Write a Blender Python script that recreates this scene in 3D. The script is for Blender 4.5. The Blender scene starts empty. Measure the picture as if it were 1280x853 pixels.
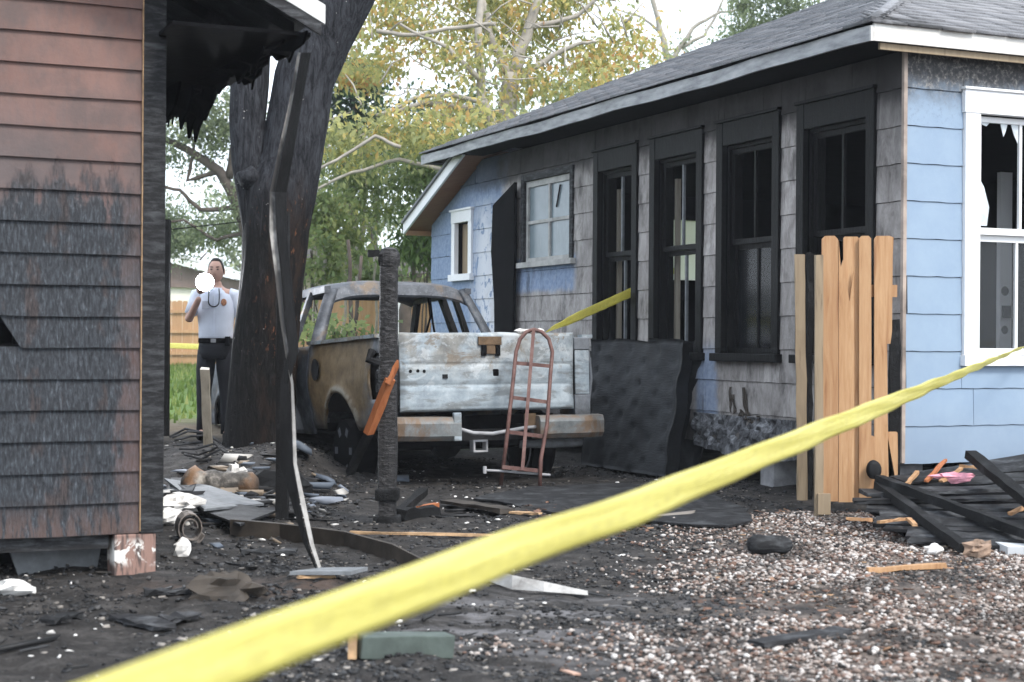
import bpy, bmesh, math, random
import numpy as np
from mathutils import Vector, Matrix, noise

# ------------------------------------------------------------------ camera, sky, sun, exposure
scene = bpy.context.scene
RNG = random.Random(11)
NPR = np.random.default_rng(5)
F, HC, ROLL = 2000.0, 1.18, math.radians(0.4)
cam_data = bpy.data.cameras.new("camera")
cam = bpy.data.objects.new("camera", cam_data)
scene.collection.objects.link(cam)
scene.camera = cam
cam.location = (0, 0, HC)
cam.rotation_euler = (math.pi / 2, -ROLL, 0)
cam_data.sensor_width = 36
cam_data.lens = F / 1280 * 36
cam_data.clip_start = 0.05
cam_data.clip_end = 2000
cam_data.dof.use_dof = True
cam_data.dof.focus_distance = 13.0
cam_data.dof.aperture_fstop = 3.6

SUN_EL, SUN_AZ = math.radians(48), math.radians(140)     # azimuth from +Y, clockwise
world = bpy.data.worlds.new("World")
scene.world = world
world.use_nodes = True
wn = world.node_tree
bg = wn.nodes["Background"]
sky = wn.nodes.new("ShaderNodeTexSky")
sky.sky_type = 'NISHITA'
sky.sun_disc = False
sky.sun_elevation = SUN_EL
sky.sun_rotation = SUN_AZ
sky.air_density = 1.0
sky.dust_density = 3.0
# thin bright overcast: the clear sky shows only faintly through even white cloud
cloud = wn.nodes.new("ShaderNodeMix")
cloud.data_type = 'RGBA'
cloud.inputs[0].default_value = 0.8
cloud.inputs[7].default_value = (9.9, 10.9, 12.2, 1)
wn.links.new(sky.outputs[0], cloud.inputs[6])
wn.links.new(cloud.outputs[2], bg.inputs[0])
bg.inputs[1].default_value = 0.1

sd = bpy.data.lights.new("sun", 'SUN')
sd.energy = 1.5
sd.angle = math.radians(14)
sd.color = (1.0, 0.95, 0.88)
sun = bpy.data.objects.new("sun", sd)
scene.collection.objects.link(sun)
sdir = Vector((math.sin(SUN_AZ) * math.cos(SUN_EL), math.cos(SUN_AZ) * math.cos(SUN_EL), math.sin(SUN_EL)))
sun.rotation_euler = sdir.to_track_quat('Z', 'Y').to_euler()
sun.location = (20, -20, 30)
scene.view_settings.view_transform = 'Standard'
scene.view_settings.look = 'None'
scene.view_settings.exposure = 1.15
scene.view_settings.gamma = 1

# ------------------------------------------------------------------ helpers: places
def unroll(px, py):
    u, v = px - 640.0, py - 426.5
    c, s = math.cos(ROLL), math.sin(ROLL)
    return u * c + v * s, -u * s + v * c

def at(px, py, d):
    u, v = unroll(px, py)
    return Vector((u / F * d, d, HC - v / F * d))

def sstep(a, b, x):
    t = min(1.0, max(0.0, (x - a) / (b - a)))
    return t * t * (3 - 2 * t)

def ground_base(x, y):
    left = 1 - sstep(-2.0, -1.3, x)
    z = 0.2 * (left * sstep(12.6, 16.2, y) + (1 - left) * sstep(17, 23, y))
    z += max(0.0, min(y, 60) - 17) * 0.0086
    z += 0.16 * math.exp(-(((x + 2.2) / .75) ** 2 + ((y - 14.0) / .9) ** 2))
    z += 0.17 * math.exp(-(((x + 1.85) / .34) ** 2 + ((y - 13.4) / .7) ** 2))
    return z

def ground(x, y):
    z = ground_base(x, y)
    if -9 < x < 9 and 2 < y < 20:
        w = sstep(2, 4, y) * (1 - sstep(17, 20, y)) * (1 - sstep(6.5, 9, abs(x)))
        g = sstep(-.5, 1.5, x - (y - 8) * .1)
        z += w * 0.035 * noise.noise(Vector((x * 1.1, y * 1.1, 0)))
        z += w * (0.030 * (1 - g) + .012 * g) * noise.noise(Vector((x * 4.2, y * 4.2, 3)))
        z += w * (0.018 * (1 - g) + .008 * g) * noise.noise(Vector((x * 12, y * 12, 7)))
    return z

def gnd(px, py, lift=0.0):
    u, v = unroll(px, py)
    d = 8.0
    for _ in range(40):
        z = ground_base(u / F * d, d) + lift
        d = 0.5 * d + 0.5 * min(60, max(2, (HC - z) * F / max(v, 5)))
    return Vector((u / F * d, d, ground(u / F * d, d) + lift))

# ------------------------------------------------------------------ helpers: materials
def srgb(r, g, b, k=1.0):
    f = lambda c: (c / 12.92 if c <= .04045 else ((c + .055) / 1.055) ** 2.4)
    return (f(r / 255) * k, f(g / 255) * k, f(b / 255) * k, 1)

class M:
    def __init__(s, name):
        s.m = bpy.data.materials.new(name)
        s.m.use_nodes = True
        s.t = s.m.node_tree
        s.b = s.t.nodes["Principled BSDF"]
    def _set(s, node, i, v):
        if v is None: return
        if isinstance(v, bpy.types.NodeSocket): s.t.links.new(v, node.inputs[i])
        else: node.inputs[i].default_value = v
    def pos(s):
        return s.t.nodes.new("ShaderNodeNewGeometry").outputs["Position"]
    def island(s):
        return s.t.nodes.new("ShaderNodeNewGeometry").outputs["Random Per Island"]
    def rand(s):
        return s.t.nodes.new("ShaderNodeObjectInfo").outputs["Random"]
    def obj(s, o=None):
        n = s.t.nodes.new("ShaderNodeTexCoord"); n.object = o
        return n.outputs["Object"]
    def sep(s, v):
        n = s.t.nodes.new("ShaderNodeSeparateXYZ"); s._set(n, 0, v)
        return n.outputs[0], n.outputs[1], n.outputs[2]
    def mul(s, v, k):
        n = s.t.nodes.new("ShaderNodeVectorMath"); n.operation = 'MULTIPLY'
        s._set(n, 0, v); s._set(n, 1, k)
        return n.outputs[0]
    def noise(s, v, scale, detail=5, rough=.6, dist=0.0):
        n = s.t.nodes.new("ShaderNodeTexNoise")
        s._set(n, "Vector", v); s._set(n, "Scale", scale); s._set(n, "Detail", detail)
        s._set(n, "Roughness", rough); s._set(n, "Distortion", dist)
        return n.outputs[0]
    def voro(s, v, scale, feature='F1', out=0):
        n = s.t.nodes.new("ShaderNodeTexVoronoi"); n.feature = feature
        s._set(n, "Vector", v); s._set(n, "Scale", scale)
        return n.outputs[out]
    def math(s, op, a, b=None):
        n = s.t.nodes.new("ShaderNodeMath"); n.operation = op
        s._set(n, 0, a); s._set(n, 1, b)
        return n.outputs[0]
    def rng(s, v, a, b, c=0.0, d=1.0):
        n = s.t.nodes.new("ShaderNodeMapRange"); n.interpolation_type = 'SMOOTHSTEP'
        for i, q in enumerate((v, a, b, c, d)): s._set(n, i, q)
        return n.outputs[0]
    def mix(s, f, a, b, blend='MIX'):
        n = s.t.nodes.new("ShaderNodeMix"); n.data_type = 'RGBA'; n.blend_type = blend
        s._set(n, 0, f); s._set(n, 6, a); s._set(n, 7, b)
        return n.outputs[2]
    def ramp(s, f, stops, interp='LINEAR'):
        n = s.t.nodes.new("ShaderNodeValToRGB"); n.color_ramp.interpolation = interp
        e = n.color_ramp.elements
        while len(e) < len(stops): e.new(.5)
        for k, (p, c) in enumerate(stops):
            e[k].position = p; e[k].color = c
        s._set(n, 0, f)
        return n.outputs[0]
    def bump(s, h, strength=.5, dist=.02):
        n = s.t.nodes.new("ShaderNodeBump")
        s._set(n, "Strength", strength); s._set(n, "Distance", dist); s._set(n, "Height", h)
        s.t.links.new(n.outputs[0], s.b.inputs["Normal"])
    def out(s, col, rough=.7, metal=0.0, spec=.4):
        s._set(s.b, "Base Color", col); s._set(s.b, "Roughness", rough)
        s._set(s.b, "Metallic", metal); s._set(s.b, "Specular IOR Level", spec)
        return s.m

def G(v): return (v, v, v, 1)
BLACK = (.012, .012, .0135, 1)

# ------------------------------------------------------------------ helpers: meshes
def link(o, parent=None):
    scene.collection.objects.link(o)
    if parent: o.parent = parent
    return o

WORLD = {}
def thing(name, label, cat, loc=(0, 0, 0), rot=(0, 0, 0), group=None, kind=None):
    o = bpy.data.objects.new(name, None)
    o.location = loc; o.rotation_euler = rot
    o.empty_display_size = .2
    link(o)
    tag(o, label, cat, group, kind)
    WORLD[o.name] = Matrix.LocRotScale(Vector(loc), o.rotation_euler, Vector((1, 1, 1)))
    return o

def tag(o, label=None, cat=None, group=None, kind=None):
    if label: o["label"] = label
    if cat: o["category"] = cat
    if group: o["group"] = group
    if kind: o["kind"] = kind
    return o

def mat_of(o):
    m = Matrix.Identity(4)
    while o is not None:
        m = Matrix.LocRotScale(o.location, o.rotation_euler, o.scale) @ m
        o = o.parent
    return m

class MB:
    """collects boxes, bars, tubes, lofts in one coordinate frame; build() links them as ONE mesh object"""
    def __init__(s):
        s.v, s.f = [], []
    def add(s, vs, fs):
        k = len(s.v)
        s.v += [Vector(p) for p in vs]
        s.f += [tuple(i + k for i in f) for f in fs]
        return s
    def hexa(s, p):      # 8 corners: bottom 4 (ccw), top 4
        return s.add(p, [(3, 2, 1, 0), (4, 5, 6, 7), (0, 1, 5, 4), (1, 2, 6, 5), (2, 3, 7, 6), (3, 0, 4, 7)])
    def box(s, a, b):
        (x0, y0, z0), (x1, y1, z1) = a, b
        return s.hexa([(x0, y0, z0), (x1, y0, z0), (x1, y1, z0), (x0, y1, z0), (x0, y0, z1), (x1, y0, z1), (x1, y1, z1), (x0, y1, z1)])
    def beam(s, p0, p1, w, h, up=(0, 0, 1), n=1, rough=0.0, taper=1.0, sag=0.0):
        p0, p1 = Vector(p0), Vector(p1)
        d = (p1 - p0)
        t = d.normalized(); up = Vector(up)
        if abs(t.dot(up)) > .98: up = Vector((0, 1, 0)) if abs(t.y) < .9 else Vector((1, 0, 0))
        a = t.cross(up).normalized(); b = a.cross(t).normalized()
        rings = []
        for i in range(n + 1):
            q = i / n
            c = p0 + d * q - b * (sag * 4 * q * (1 - q))
            k = 1 + (taper - 1) * q
            ring = []
            for (sa, sb) in ((-1, -1), (1, -1), (1, 1), (-1, 1)):
                j = Vector((RNG.uniform(-1, 1), RNG.uniform(-1, 1), RNG.uniform(-1, 1))) * rough
                ring.append(c + a * (sa * w / 2 * k) + b * (sb * h / 2 * k) + j)
            rings.append(ring)
        return s.rings(rings)
    def rings(s, rings, cap=True):
        k = len(s.v); m = len(rings[0])
        for r in rings: s.v += [Vector(p) for p in r]
        for i in range(len(rings) - 1):
            for j in range(m):
                a, b = k + i * m + j, k + i * m + (j + 1) % m
                s.f.append((a, b, b + m, a + m))
        if cap:
            s.f.append(tuple(k + j for j in range(m))[::-1])
            s.f.append(tuple(k + (len(rings) - 1) * m + j for j in range(m)))
        return s
    def tube(s, pts, radii, n=8, disp=None, flat=1.0, cap=True):
        pts = [Vector(p) for p in pts]
        if not hasattr(radii, '__len__'): radii = [radii] * len(pts)
        a = None; rings = []
        for i, p in enumerate(pts):
            t = (pts[min(i + 1, len(pts) - 1)] - pts[max(i - 1, 0)]).normalized()
            if a is None:
                a = t.cross(Vector((0, 0, 1)))
                if a.length < .1: a = t.cross(Vector((0, 1, 0)))
            a = (a - t * a.dot(t)).normalized(); b = t.cross(a)
            ring = []
            for j in range(n):
                th = 2 * math.pi * j / n
                r = radii[i]
                q = a * math.cos(th) + b * math.sin(th) * flat
                if disp: r *= disp(i, th, p + q * r)
                ring.append(p + q * r)
            rings.append(ring)
        return s.rings(rings, cap)
    def loft(s, rings, n=16):   # rings: (centre, half width x, half depth y) horizontal ellipses
        out = []
        for (c, rx, ry) in rings:
            out.append([Vector(c) + Vector((math.cos(2 * math.pi * j / n) * rx, math.sin(2 * math.pi * j / n) * ry, 0)) for j in range(n)])
        return s.rings(out)
    def lathe(s, prof, centre, axis='Z', n=20):  # prof: (r, h)
        c = Vector(centre); rings = []
        for r, h in prof:
            ring = []
            for j in range(n):
                a = 2 * math.pi * j / n
                x, y = r * math.cos(a), r * math.sin(a)
                ring.append(c + (Vector((x, y, h)) if axis == 'Z' else Vector((h, x, y)) if axis == 'X' else Vector((y, h, x))))
            rings.append(ring)
        return s.rings(rings)
    def prism(s, poly, nrm, th):   # planar polygon extruded
        poly = [Vector(p) for p in poly]; nrm = Vector(nrm); m = len(poly)
        k = len(s.v)
        s.v += poly + [p + nrm * th for p in poly]
        s.f.append(tuple(range(k, k + m))[::-1]); s.f.append(tuple(range(k + m, k + 2 * m)))
        for j in range(m):
            s.f.append((k + j, k + (j + 1) % m, k + m + (j + 1) % m, k + m + j))
        return s
    def grid(s, P, nu, nv):   # P(i,j) -> point
        k = len(s.v)
        for i in range(nu + 1):
            for j in range(nv + 1): s.v.append(Vector(P(i / nu, j / nv)))
        for i in range(nu):
            for j in range(nv):
                a = k + i * (nv + 1) + j
                s.f.append((a, a + nv + 1, a + nv + 2, a + 1))
        return s
    def lump(s, c, r, flat=.6, jit=.25, seg=(12, 8), seed=None):
        rr = random.Random(seed if seed is not None else RNG.random())
        rx, ry, rz = (r if hasattr(r, '__len__') else (r, r, r * flat))
        c = Vector(c); rings = []
        off = Vector((rr.random() * 50, rr.random() * 50, rr.random() * 50))
        for i in range(seg[1] + 1):
            ph = -math.pi / 2 + math.pi * i / seg[1]
            cz = max(.04, math.cos(ph)); ring = []
            for j in range(seg[0]):
                th = 2 * math.pi * j / seg[0]
                d = Vector((math.cos(th) * cz, math.sin(th) * cz, math.sin(ph)))
                k = 1 + jit * 1.5 * noise.noise(d * 1.5 + off) + jit * .8 * noise.noise(d * 4.5 + off)
                ring.append(c + Vector((d.x * rx, d.y * ry, d.z * rz)) * k)
            rings.append(ring)
        return s.rings(rings)
    def build(s, name, mat, parent=None, smooth=False, world=False, kind=None, bevel=0.0, solid=0.0):
        vs = s.v
        if world and parent is not None:
            inv = mat_of(parent).inverted()
            vs = [inv @ p for p in vs]
        org = None
        if parent is None:
            xs = [sum(p[i] for p in vs) / len(vs) for i in (0, 1)]
            org = Vector((xs[0], xs[1], min(p.z for p in vs)))
            vs = [p - org for p in vs]
        me = bpy.data.meshes.new(name)
        me.from_pydata([tuple(p) for p in vs], [], s.f)
        me.materials.append(mat)
        if smooth: me.shade_smooth()
        o = bpy.data.objects.new(name, me)
        if org is not None: o.location = org
        link(o, parent)
        if kind: o["kind"] = kind
        if solid:
            md = o.modifiers.new("solid", 'SOLIDIFY'); md.thickness = solid; md.offset = -1
        if bevel:
            md = o.modifiers.new("bevel", 'BEVEL'); md.width = bevel; md.segments = 2; md.limit_method = 'ANGLE'
        return o

def mk_np(name, V, T, mat, parent=None, kind=None, smooth=False):
    me = bpy.data.meshes.new(name)
    n, m = len(V), len(T)
    me.vertices.add(n); me.vertices.foreach_set("co", np.asarray(V, dtype=np.float32).ravel())
    k = T.shape[1]
    me.loops.add(m * k); me.loops.foreach_set("vertex_index", np.asarray(T, dtype=np.int32).ravel())
    me.polygons.add(m)
    me.polygons.foreach_set("loop_start", np.arange(0, m * k, k, dtype=np.int32))
    me.update(calc_edges=True); me.validate()
    me.materials.append(mat)
    if smooth: me.shade_smooth()
    o = bpy.data.objects.new(name, me)
    link(o, parent)
    if kind: o["kind"] = kind
    return o

def rects_minus(r, holes):
    """rectangle (u0,u1,v0,v1) minus holes -> list of rectangles"""
    out = [r]
    for h in holes:
        nxt = []
        for (a, b, c, d) in out:
            x0, x1, y0, y1 = max(a, h[0]), min(b, h[1]), max(c, h[2]), min(d, h[3])
            if x0 >= x1 - 1e-5 or y0 >= y1 - 1e-5: nxt.append((a, b, c, d)); continue
            if a < x0 - 1e-4: nxt.append((a, x0, c, d))
            if x1 < b - 1e-4: nxt.append((x1, b, c, d))
            if c < y0 - 1e-4: nxt.append((x0, x1, c, y0))
            if y1 < d - 1e-4: nxt.append((x0, x1, y1, d))
        out = nxt
    return [q for q in out if q[1] - q[0] > .012 and q[3] - q[2] > .012]
# ------------------------------------------------------------------ materials
def mat_plain(name, col, rough=.7, metal=0.0, vary=.25, scale=9.0, bump=0.0, spec=.4):
    m = M(name); p = m.pos()
    n = m.noise(p, scale)
    k0, k1 = 1 - vary, 1 + vary
    a = tuple(c * k0 for c in col[:3]) + (1,); b = tuple(c * k1 for c in col[:3]) + (1,)
    c = m.ramp(n, [(.3, a), (.7, b)])
    if bump: m.bump(m.noise(p, scale * 4), bump, .01)
    return m.out(c, rough, metal, spec)

def mat_char(name, base=.016, ash=.11, scale=26.0, ashamt=.5, tint=(1, 1.02, 1.08), rough=.62):
    """charred timber: cracked into small scales, ash on the raised parts"""
    m = M(name); p = m.pos()
    v = m.voro(m.mul(p, (1, 1, .55)), scale, 'DISTANCE_TO_EDGE')
    n = m.noise(p, 5, 6, .65)
    v2 = m.voro(m.mul(p, (1, 1, .8)), scale * 2.3, 'DISTANCE_TO_EDGE')
    crack = m.math('MULTIPLY', m.rng(v, 0, .10, .35, 1), m.rng(v2, 0, .12, .55, 1))
    ashc = tuple(ash * t for t in tint) + (1,)
    basec = tuple(base * t for t in tint) + (1,)
    f = m.math('MULTIPLY', crack, m.rng(n, .62 - ashamt * .3, .82))
    c = m.mix(f, basec, ashc)
    m.bump(m.math('ADD', crack, m.math('MULTIPLY', n, .6)), .7, .010)
    return m.out(c, .75, 0, .16)

def mat_wood(name, a, b, dark, rough=.7, axis='Z', burn=None):
    m = M(name); p = m.obj()
    k = {'Z': (9, 9, .7), 'X': (.7, 9, 9), 'Y': (9, .7, 9)}[axis]
    n = m.noise(m.mul(m.pos(), k), 3.2, 6, .62, .6)
    g = m.noise(m.mul(m.pos(), tuple(q * 4 for q in k)), 5, 3)
    c = m.ramp(n, [(.25, dark), (.42, a), (.7, b)])
    kn = m.voro(m.mul(m.pos(), tuple(q * .33 for q in k)), 3.1)
    c = m.mix(m.rng(kn, .16, .03, 0, .8), c, dark)
    c = m.mix(m.rng(g, .35, .7, 0, .35), c, a)
    c = m.mix(m.rng(m.rand(), 0, 1, 0, .25), c, dark)
    if burn:
        c = m.mix(burn(m), c, BLACK)
    m.bump(g, .25, .004)
    return m.out(c, rough, 0, .35)

MAT = {}
def mat_charboard(name, dark, ash, amt=.5, k=(1, 1, 5), rough=.6):
    m = M(name); p = m.pos()
    st = m.noise(m.mul(p, k), 7, 6, .7, .4); n = m.noise(p, 4, 5, .65); f = m.noise(p, 55, 3, .7)
    c = m.mix(m.math('MULTIPLY', m.rng(st, .42, .72), amt), (dark, dark, dark * 1.08, 1), (ash, ash * 1.04, ash * 1.1, 1))
    c = m.mix(m.rng(f, .62, .72, 0, .25), c, (ash * 1.6, ash * 1.6, ash * 1.6, 1))
    c = m.mix(m.rng(n, .5, .68, 0, .6), c, (dark * .7, dark * .7, dark * .72, 1))
    m.bump(m.math('ADD', st, m.math('MULTIPLY', f, .4)), .7, .010)
    return m.out(c, rough + .1, 0, .18)
MAT['char'] = mat_char('charred wood', .012, .062, 55, .5)
MAT['char_soft'] = mat_charboard('charred board', .014, .075, .8)
MAT['char_grey'] = mat_charboard('grey charred board', .022, .11, .9)
MAT['black'] = mat_plain('soot black', (.005, .005, .0058, 1), .95, vary=.5, scale=4, bump=.3, spec=.08)
MAT['soot_frame'] = mat_charboard('sooted paint', .004, .0125, .7, (5, 5, 1), .5)
MAT['pine'] = mat_wood('fresh pine board', (.40, .225, .11, 1), (.52, .33, .18, 1), (.22, .095, .04, 1))
MAT['old_wood'] = mat_wood('weathered board', (.30, .23, .15, 1), (.38, .30, .20, 1), (.12, .085, .055, 1))
MAT['grey_wood'] = mat_wood('grey stake wood', (.30, .27, .22, 1), (.38, .35, .29, 1), (.16, .13, .10, 1))
MAT['orange_wood'] = mat_wood('orange red wood', (.42, .14, .05, 1), (.5, .2, .08, 1), (.2, .05, .02, 1))
MAT['fence_wood'] = mat_wood('brown fence wood', (.46, .27, .14, 1), (.54, .34, .19, 1), (.3, .16, .08, 1))
MAT['white'] = mat_plain('white paint', (.80, .81, .82, 1), .5, vary=.04, scale=6, bump=.05)
MAT['paper_white'] = mat_plain('white flakes', (.72, .70, .67, 1), .8, vary=.25, scale=14)
MAT['tan'] = mat_plain('tan split wood', (.42, .27, .15, 1), .8, vary=.4, scale=20)
MAT['concrete'] = mat_plain('grey block', (.33, .33, .34, 1), .9, vary=.3, scale=9, bump=.3)
MAT['steel_black'] = mat_plain('blackened steel', (.013, .013, .014, 1), .7, .1, .5, 12, .2, .2)
MAT['insul_pink'] = mat_plain('pink insulation', (.75, .33, .40, 1), .95, vary=.2, scale=30, bump=.5)
MAT['kraft'] = mat_plain('grey sheet', (.16, .17, .18, 1), .7, vary=.3, scale=12, bump=.2)
MAT['green_grey'] = mat_plain('greenish treated timber', (.075, .095, .085, 1), .8, vary=.35, scale=7, bump=.3)
MAT['dark_brown'] = mat_plain('brown scorched rail', (.045, .036, .028, 1), .7, vary=.5, scale=6, bump=.3)

def glass(name, col=(.8, .85, .88, 1), rough=.05, alpha=.25):
    m = M(name)
    m.b.inputs["Alpha"].default_value = alpha
    return m.out(col, rough, 0, .6)
MAT['glass'] = glass('sooty window glass', (.02, .022, .025, 1), .18, .3)
MAT['glass_clear'] = glass('broken window glass', (.10, .11, .12, 1), .10, .16)
def frosted():
    m = M('hazed grey blue glass'); p = m.pos()
    n = m.noise(p, 3, 5); s = m.noise(m.mul(p, (5, 5, .8)), 5, 4)
    c = m.ramp(n, [(.3, (.13, .175, .195, 1)), (.7, (.20, .25, .275, 1))])
    c = m.mix(m.rng(s, .55, .75, 0, .4), c, (.30, .34, .35, 1))
    return m.out(c, .22, 0, .6)
MAT['frosted'] = frosted()

# ------------------------------------------------------------------ ground
def mat_ground():
    m = M('burnt yard soil'); p = m.pos(); x, y, z = m.sep(p)
    n1 = m.noise(p, .9, 6, .65); n2 = m.noise(p, 6, 6, .7); n3 = m.noise(p, 45, 3, .7)
    soil = m.ramp(n2, [(.28, (.0085, .008, .0078, 1)), (.5, (.026, .0235, .022, 1)), (.75, (.085, .078, .073, 1))])
    soil = m.mix(m.rng(n3, .58, .72, 0, .6), soil, (.10, .097, .095, 1))
    ash = m.mix(n3, (.10, .095, .10, 1), (.22, .215, .22, 1))
    # pale ash drift lying in the near middle of the yard
    dx = m.math('MULTIPLY', m.math('SUBTRACT', x, .25), .9)
    dy = m.math('SUBTRACT', y, 6.7)
    r = m.math('SQRT', m.math('ADD', m.math('MULTIPLY', dx, dx), m.math('MULTIPLY', dy, dy)))
    streak = m.noise(m.mul(p, (1.2, 4.5, 1)), 1.7, 5, .6)
    f = m.math('MULTIPLY', m.rng(r, 1.2, .2), m.rng(streak, .45, .62))
    c = m.mix(m.math('MULTIPLY', f, .85), soil, ash)
    # gravel bed tone under the loose stones
    gx = m.math('SUBTRACT', x, m.math('MULTIPLY', m.math('SUBTRACT', y, 6.0), .12))
    gf = m.math('MULTIPLY', m.rng(m.math('ADD', gx, m.math('MULTIPLY', n1, 1.2)), .9, 1.9), m.rng(y, 11.4, 10.6))
    bed = m.ramp(n3, [(.3, (.06, .047, .04, 1)), (.7, (.22, .182, .158, 1))])
    bed = m.mix(m.rng(m.noise(p, 1.6, 5, .65), .46, .60, 0, .85), bed, (.022, .019, .018, 1))
    c = m.mix(m.math('MULTIPLY', gf, m.rng(n2, .32, .55)), c, bed)
    # reddish leaf litter patch near the left pier
    lx = m.rng(m.math('ABSOLUTE', m.math('ADD', x, 1.15)), .9, .2); ly = m.rng(m.math('ABSOLUTE', m.math('SUBTRACT', y, 7.6)), .35, .1)
    c = m.mix(m.math('MULTIPLY', m.math('MULTIPLY', lx, ly), m.rng(n2, .4, .6, 0, .7)), c, (.075, .048, .035, 1))
    # brown earth, then lawn, behind the yard
    c = m.mix(m.math('MULTIPLY', m.rng(y, 15.2, 17.5), m.math('MAXIMUM', m.rng(x, -1.9, -2.6), m.rng(y, 20, 24))), c, m.mix(n2, (.11, .085, .06, 1), (.2, .165, .12, 1)))
    c = m.mix(m.math('MULTIPLY', m.rng(m.math('ADD', y, m.math('MULTIPLY', n1, 4)), 19.5, 22.5), m.rng(n2, .2, .5, .6, 1)), c, m.mix(n2, (.06, .11, .025, 1), (.13, .2, .05, 1)))
    m.bump(m.math('ADD', n2, m.math('MULTIPLY', n3, .6)), .7, .03)
    return m.out(c, .9, 0, .25)

def axis(lo, hi, step, far, grow=1.35):
    a = list(np.arange(lo, hi + 1e-6, step)); s = step; q = hi
    while q < far: s *= grow; q += s; a.append(q)
    s = step; q = lo; b = []
    while q > -far: s *= grow; q -= s; b.append(q)
    return b[::-1] + a
gxs = axis(-4.2, 4.6, .055, 420); gys = axis(4.6, 17.5, .06, 420)
gv = [(x, y, ground(x, y)) for y in gys for x in gxs]
nx = len(gxs)
ii = np.arange((nx - 1) * (len(gys) - 1)); r_, c_ = ii // (nx - 1), ii % (nx - 1); k_ = r_ * nx + c_
gt = np.stack([k_, k_ + 1, k_ + nx + 1, k_ + nx], 1)
go = mk_np('ground', np.array(gv), gt, mat_ground(), smooth=True)
tag(go, 'burnt dark yard ground with ash, soil and gravel between the two houses', 'ground', kind='structure')

# ------------------------------------------------------------------ blue block house (right)
ROT = math.radians(114)
BH = thing('burned_house', 'blue shingle sided house with sooted long wall and row of tall burnt-out windows', 'house', (2.825, 11.55, 0), (0, 0, ROT))
EAVE, FLOOR, LEN, DEP = 3.31, .34, 8.0, 7.4
def WL(u, w, v): return Vector((u, w, v))            # long wall: u along, w outward
def WF(u, w, v): return Vector((-w, -u, v))          # front wall: u to the right, w outward
def wbox(mb, W, u0, u1, w0, w1, v0, v1):
    return mb.hexa([W(u0, w0, v0), W(u1, w0, v0), W(u1, w1, v0), W(u0, w1, v0), W(u0, w0, v1), W(u1, w0, v1), W(u1, w1, v1), W(u0, w1, v1)])

def soot_wall():
    m = M('sooted and flaked wall shingle'); o = m.obj(BH); t, y, z = m.sep(o)
    n = m.noise(o, 1.6, 6, .65); st = m.noise(m.mul(o, (3.6, 3.6, 1.5)), 2.6, 7, .72, .5); fine = m.noise(o, 22, 4, .7)
    rnd = m.rand()
    c = m.ramp(st, [(.26, (.10, .092, .088, 1)), (.40, (.26, .241, .23, 1)), (.62, (.47, .445, .43, 1))])
    c = m.mix(m.rng(rnd, 0, 1, 0, .35), c, (.145, .134, .128, 1))
    c = m.mix(m.rng(fine, .6, .75, 0, .5), c, (.42, .41, .40, 1))
    blue = m.mix(m.rng(fine, .35, .65), (.19, .25, .37, 1), (.26, .33, .45, 1))
    edge = m.math('MULTIPLY', m.math('SUBTRACT', n, .5), 1.6)
    far = m.rng(m.math('ADD', t, edge), 7.05, 7.35)
    patch = m.math('MULTIPLY', m.math('MULTIPLY', m.rng(m.math('ADD', t, m.math('MULTIPLY', edge, .3)), 5.25, 5.45), m.rng(m.math('ADD', z, m.math('MULTIPLY', edge, .12)), 1.68, 1.76)), m.rng(z, 2.12, 2.05))
    low = m.math('MULTIPLY', m.math('MULTIPLY', m.rng(m.math('ADD', t, m.math('MULTIPLY', edge, .3)), 2.5, 2.62), m.rng(t, 2.95, 2.85)), m.math('MULTIPLY', m.rng(z, .35, .5), m.rng(z, 1.25, 1.0)))
    c = m.mix(m.math('MAXIMUM', far, m.math('MAXIMUM', patch, m.math('MULTIPLY', low, .8))), c, blue)
    # white undercoat where the blue has flaked off
    fl = m.noise(m.mul(o, (1, 1, .75)), 5.5, 5, .7, .8)
    pk = m.math('MULTIPLY', m.rng(m.math('ADD', t, m.math('MULTIPLY', edge, .25)), 6.85, 7.0), m.rng(t, 8.3, 7.7))
    pk = m.math('MULTIPLY', pk, m.rng(m.math('ADD', z, m.math('MULTIPLY', edge, .5)), 3.0, 2.3))
    c = m.mix(m.math('MULTIPLY', pk, m.rng(fl, .42, .47)), c, (.62, .64, .68, 1))
    pw = m.math('MULTIPLY', m.math('MULTIPLY', m.rng(t, 5.0, 5.3), m.rng(z, 2.0, 1.5)), m.rng(fl, .5, .66, 0, .6))
    c = m.mix(pw, c, (.47, .46, .45, 1))
    # soot: heavy under the eaves and over every window head
    s = m.rng(m.math('ADD', z, m.math('MULTIPLY', edge, .25)), 2.80, 3.08)
    farlift = m.rng(t, 7.0, 8.6, 0, .35)
    s = m.math('MULTIPLY', m.rng(s, 0, 1, 0, .9), m.math('SUBTRACT', 1, farlift))
    c = m.mix(s, c, m.mix(m.rng(n, .35, .65), (.008, .008, .0085, 1), (.042, .040, .041, 1)))
    near = m.math('MULTIPLY', m.rng(m.math('ADD', t, edge), .9, 0), m.rng(z, 1.9, 2.9, 0, .6))
    c = m.mix(near, c, (.03, .028, .028, 1))
    foot = m.rng(m.math('ADD', z, m.math('MULTIPLY', edge, .35)), .62, .4, 0, .75)
    c = m.mix(foot, c, (.035, .03, .028, 1))
    # smudges of soot beside the window openings
    sm = m.noise(m.mul(o, (2.2, 1, .7)), 1.9, 5, .65)
    c = m.mix(m.math('MULTIPLY', m.rng(sm, .54, .68, 0, .6), m.rng(t, 7.2, 6.6)), c, (.035, .033, .034, 1))
    m.bump(m.math('ADD', st, fine), .35, .008)
    return m.out(c, .85, 0, .14)
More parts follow.
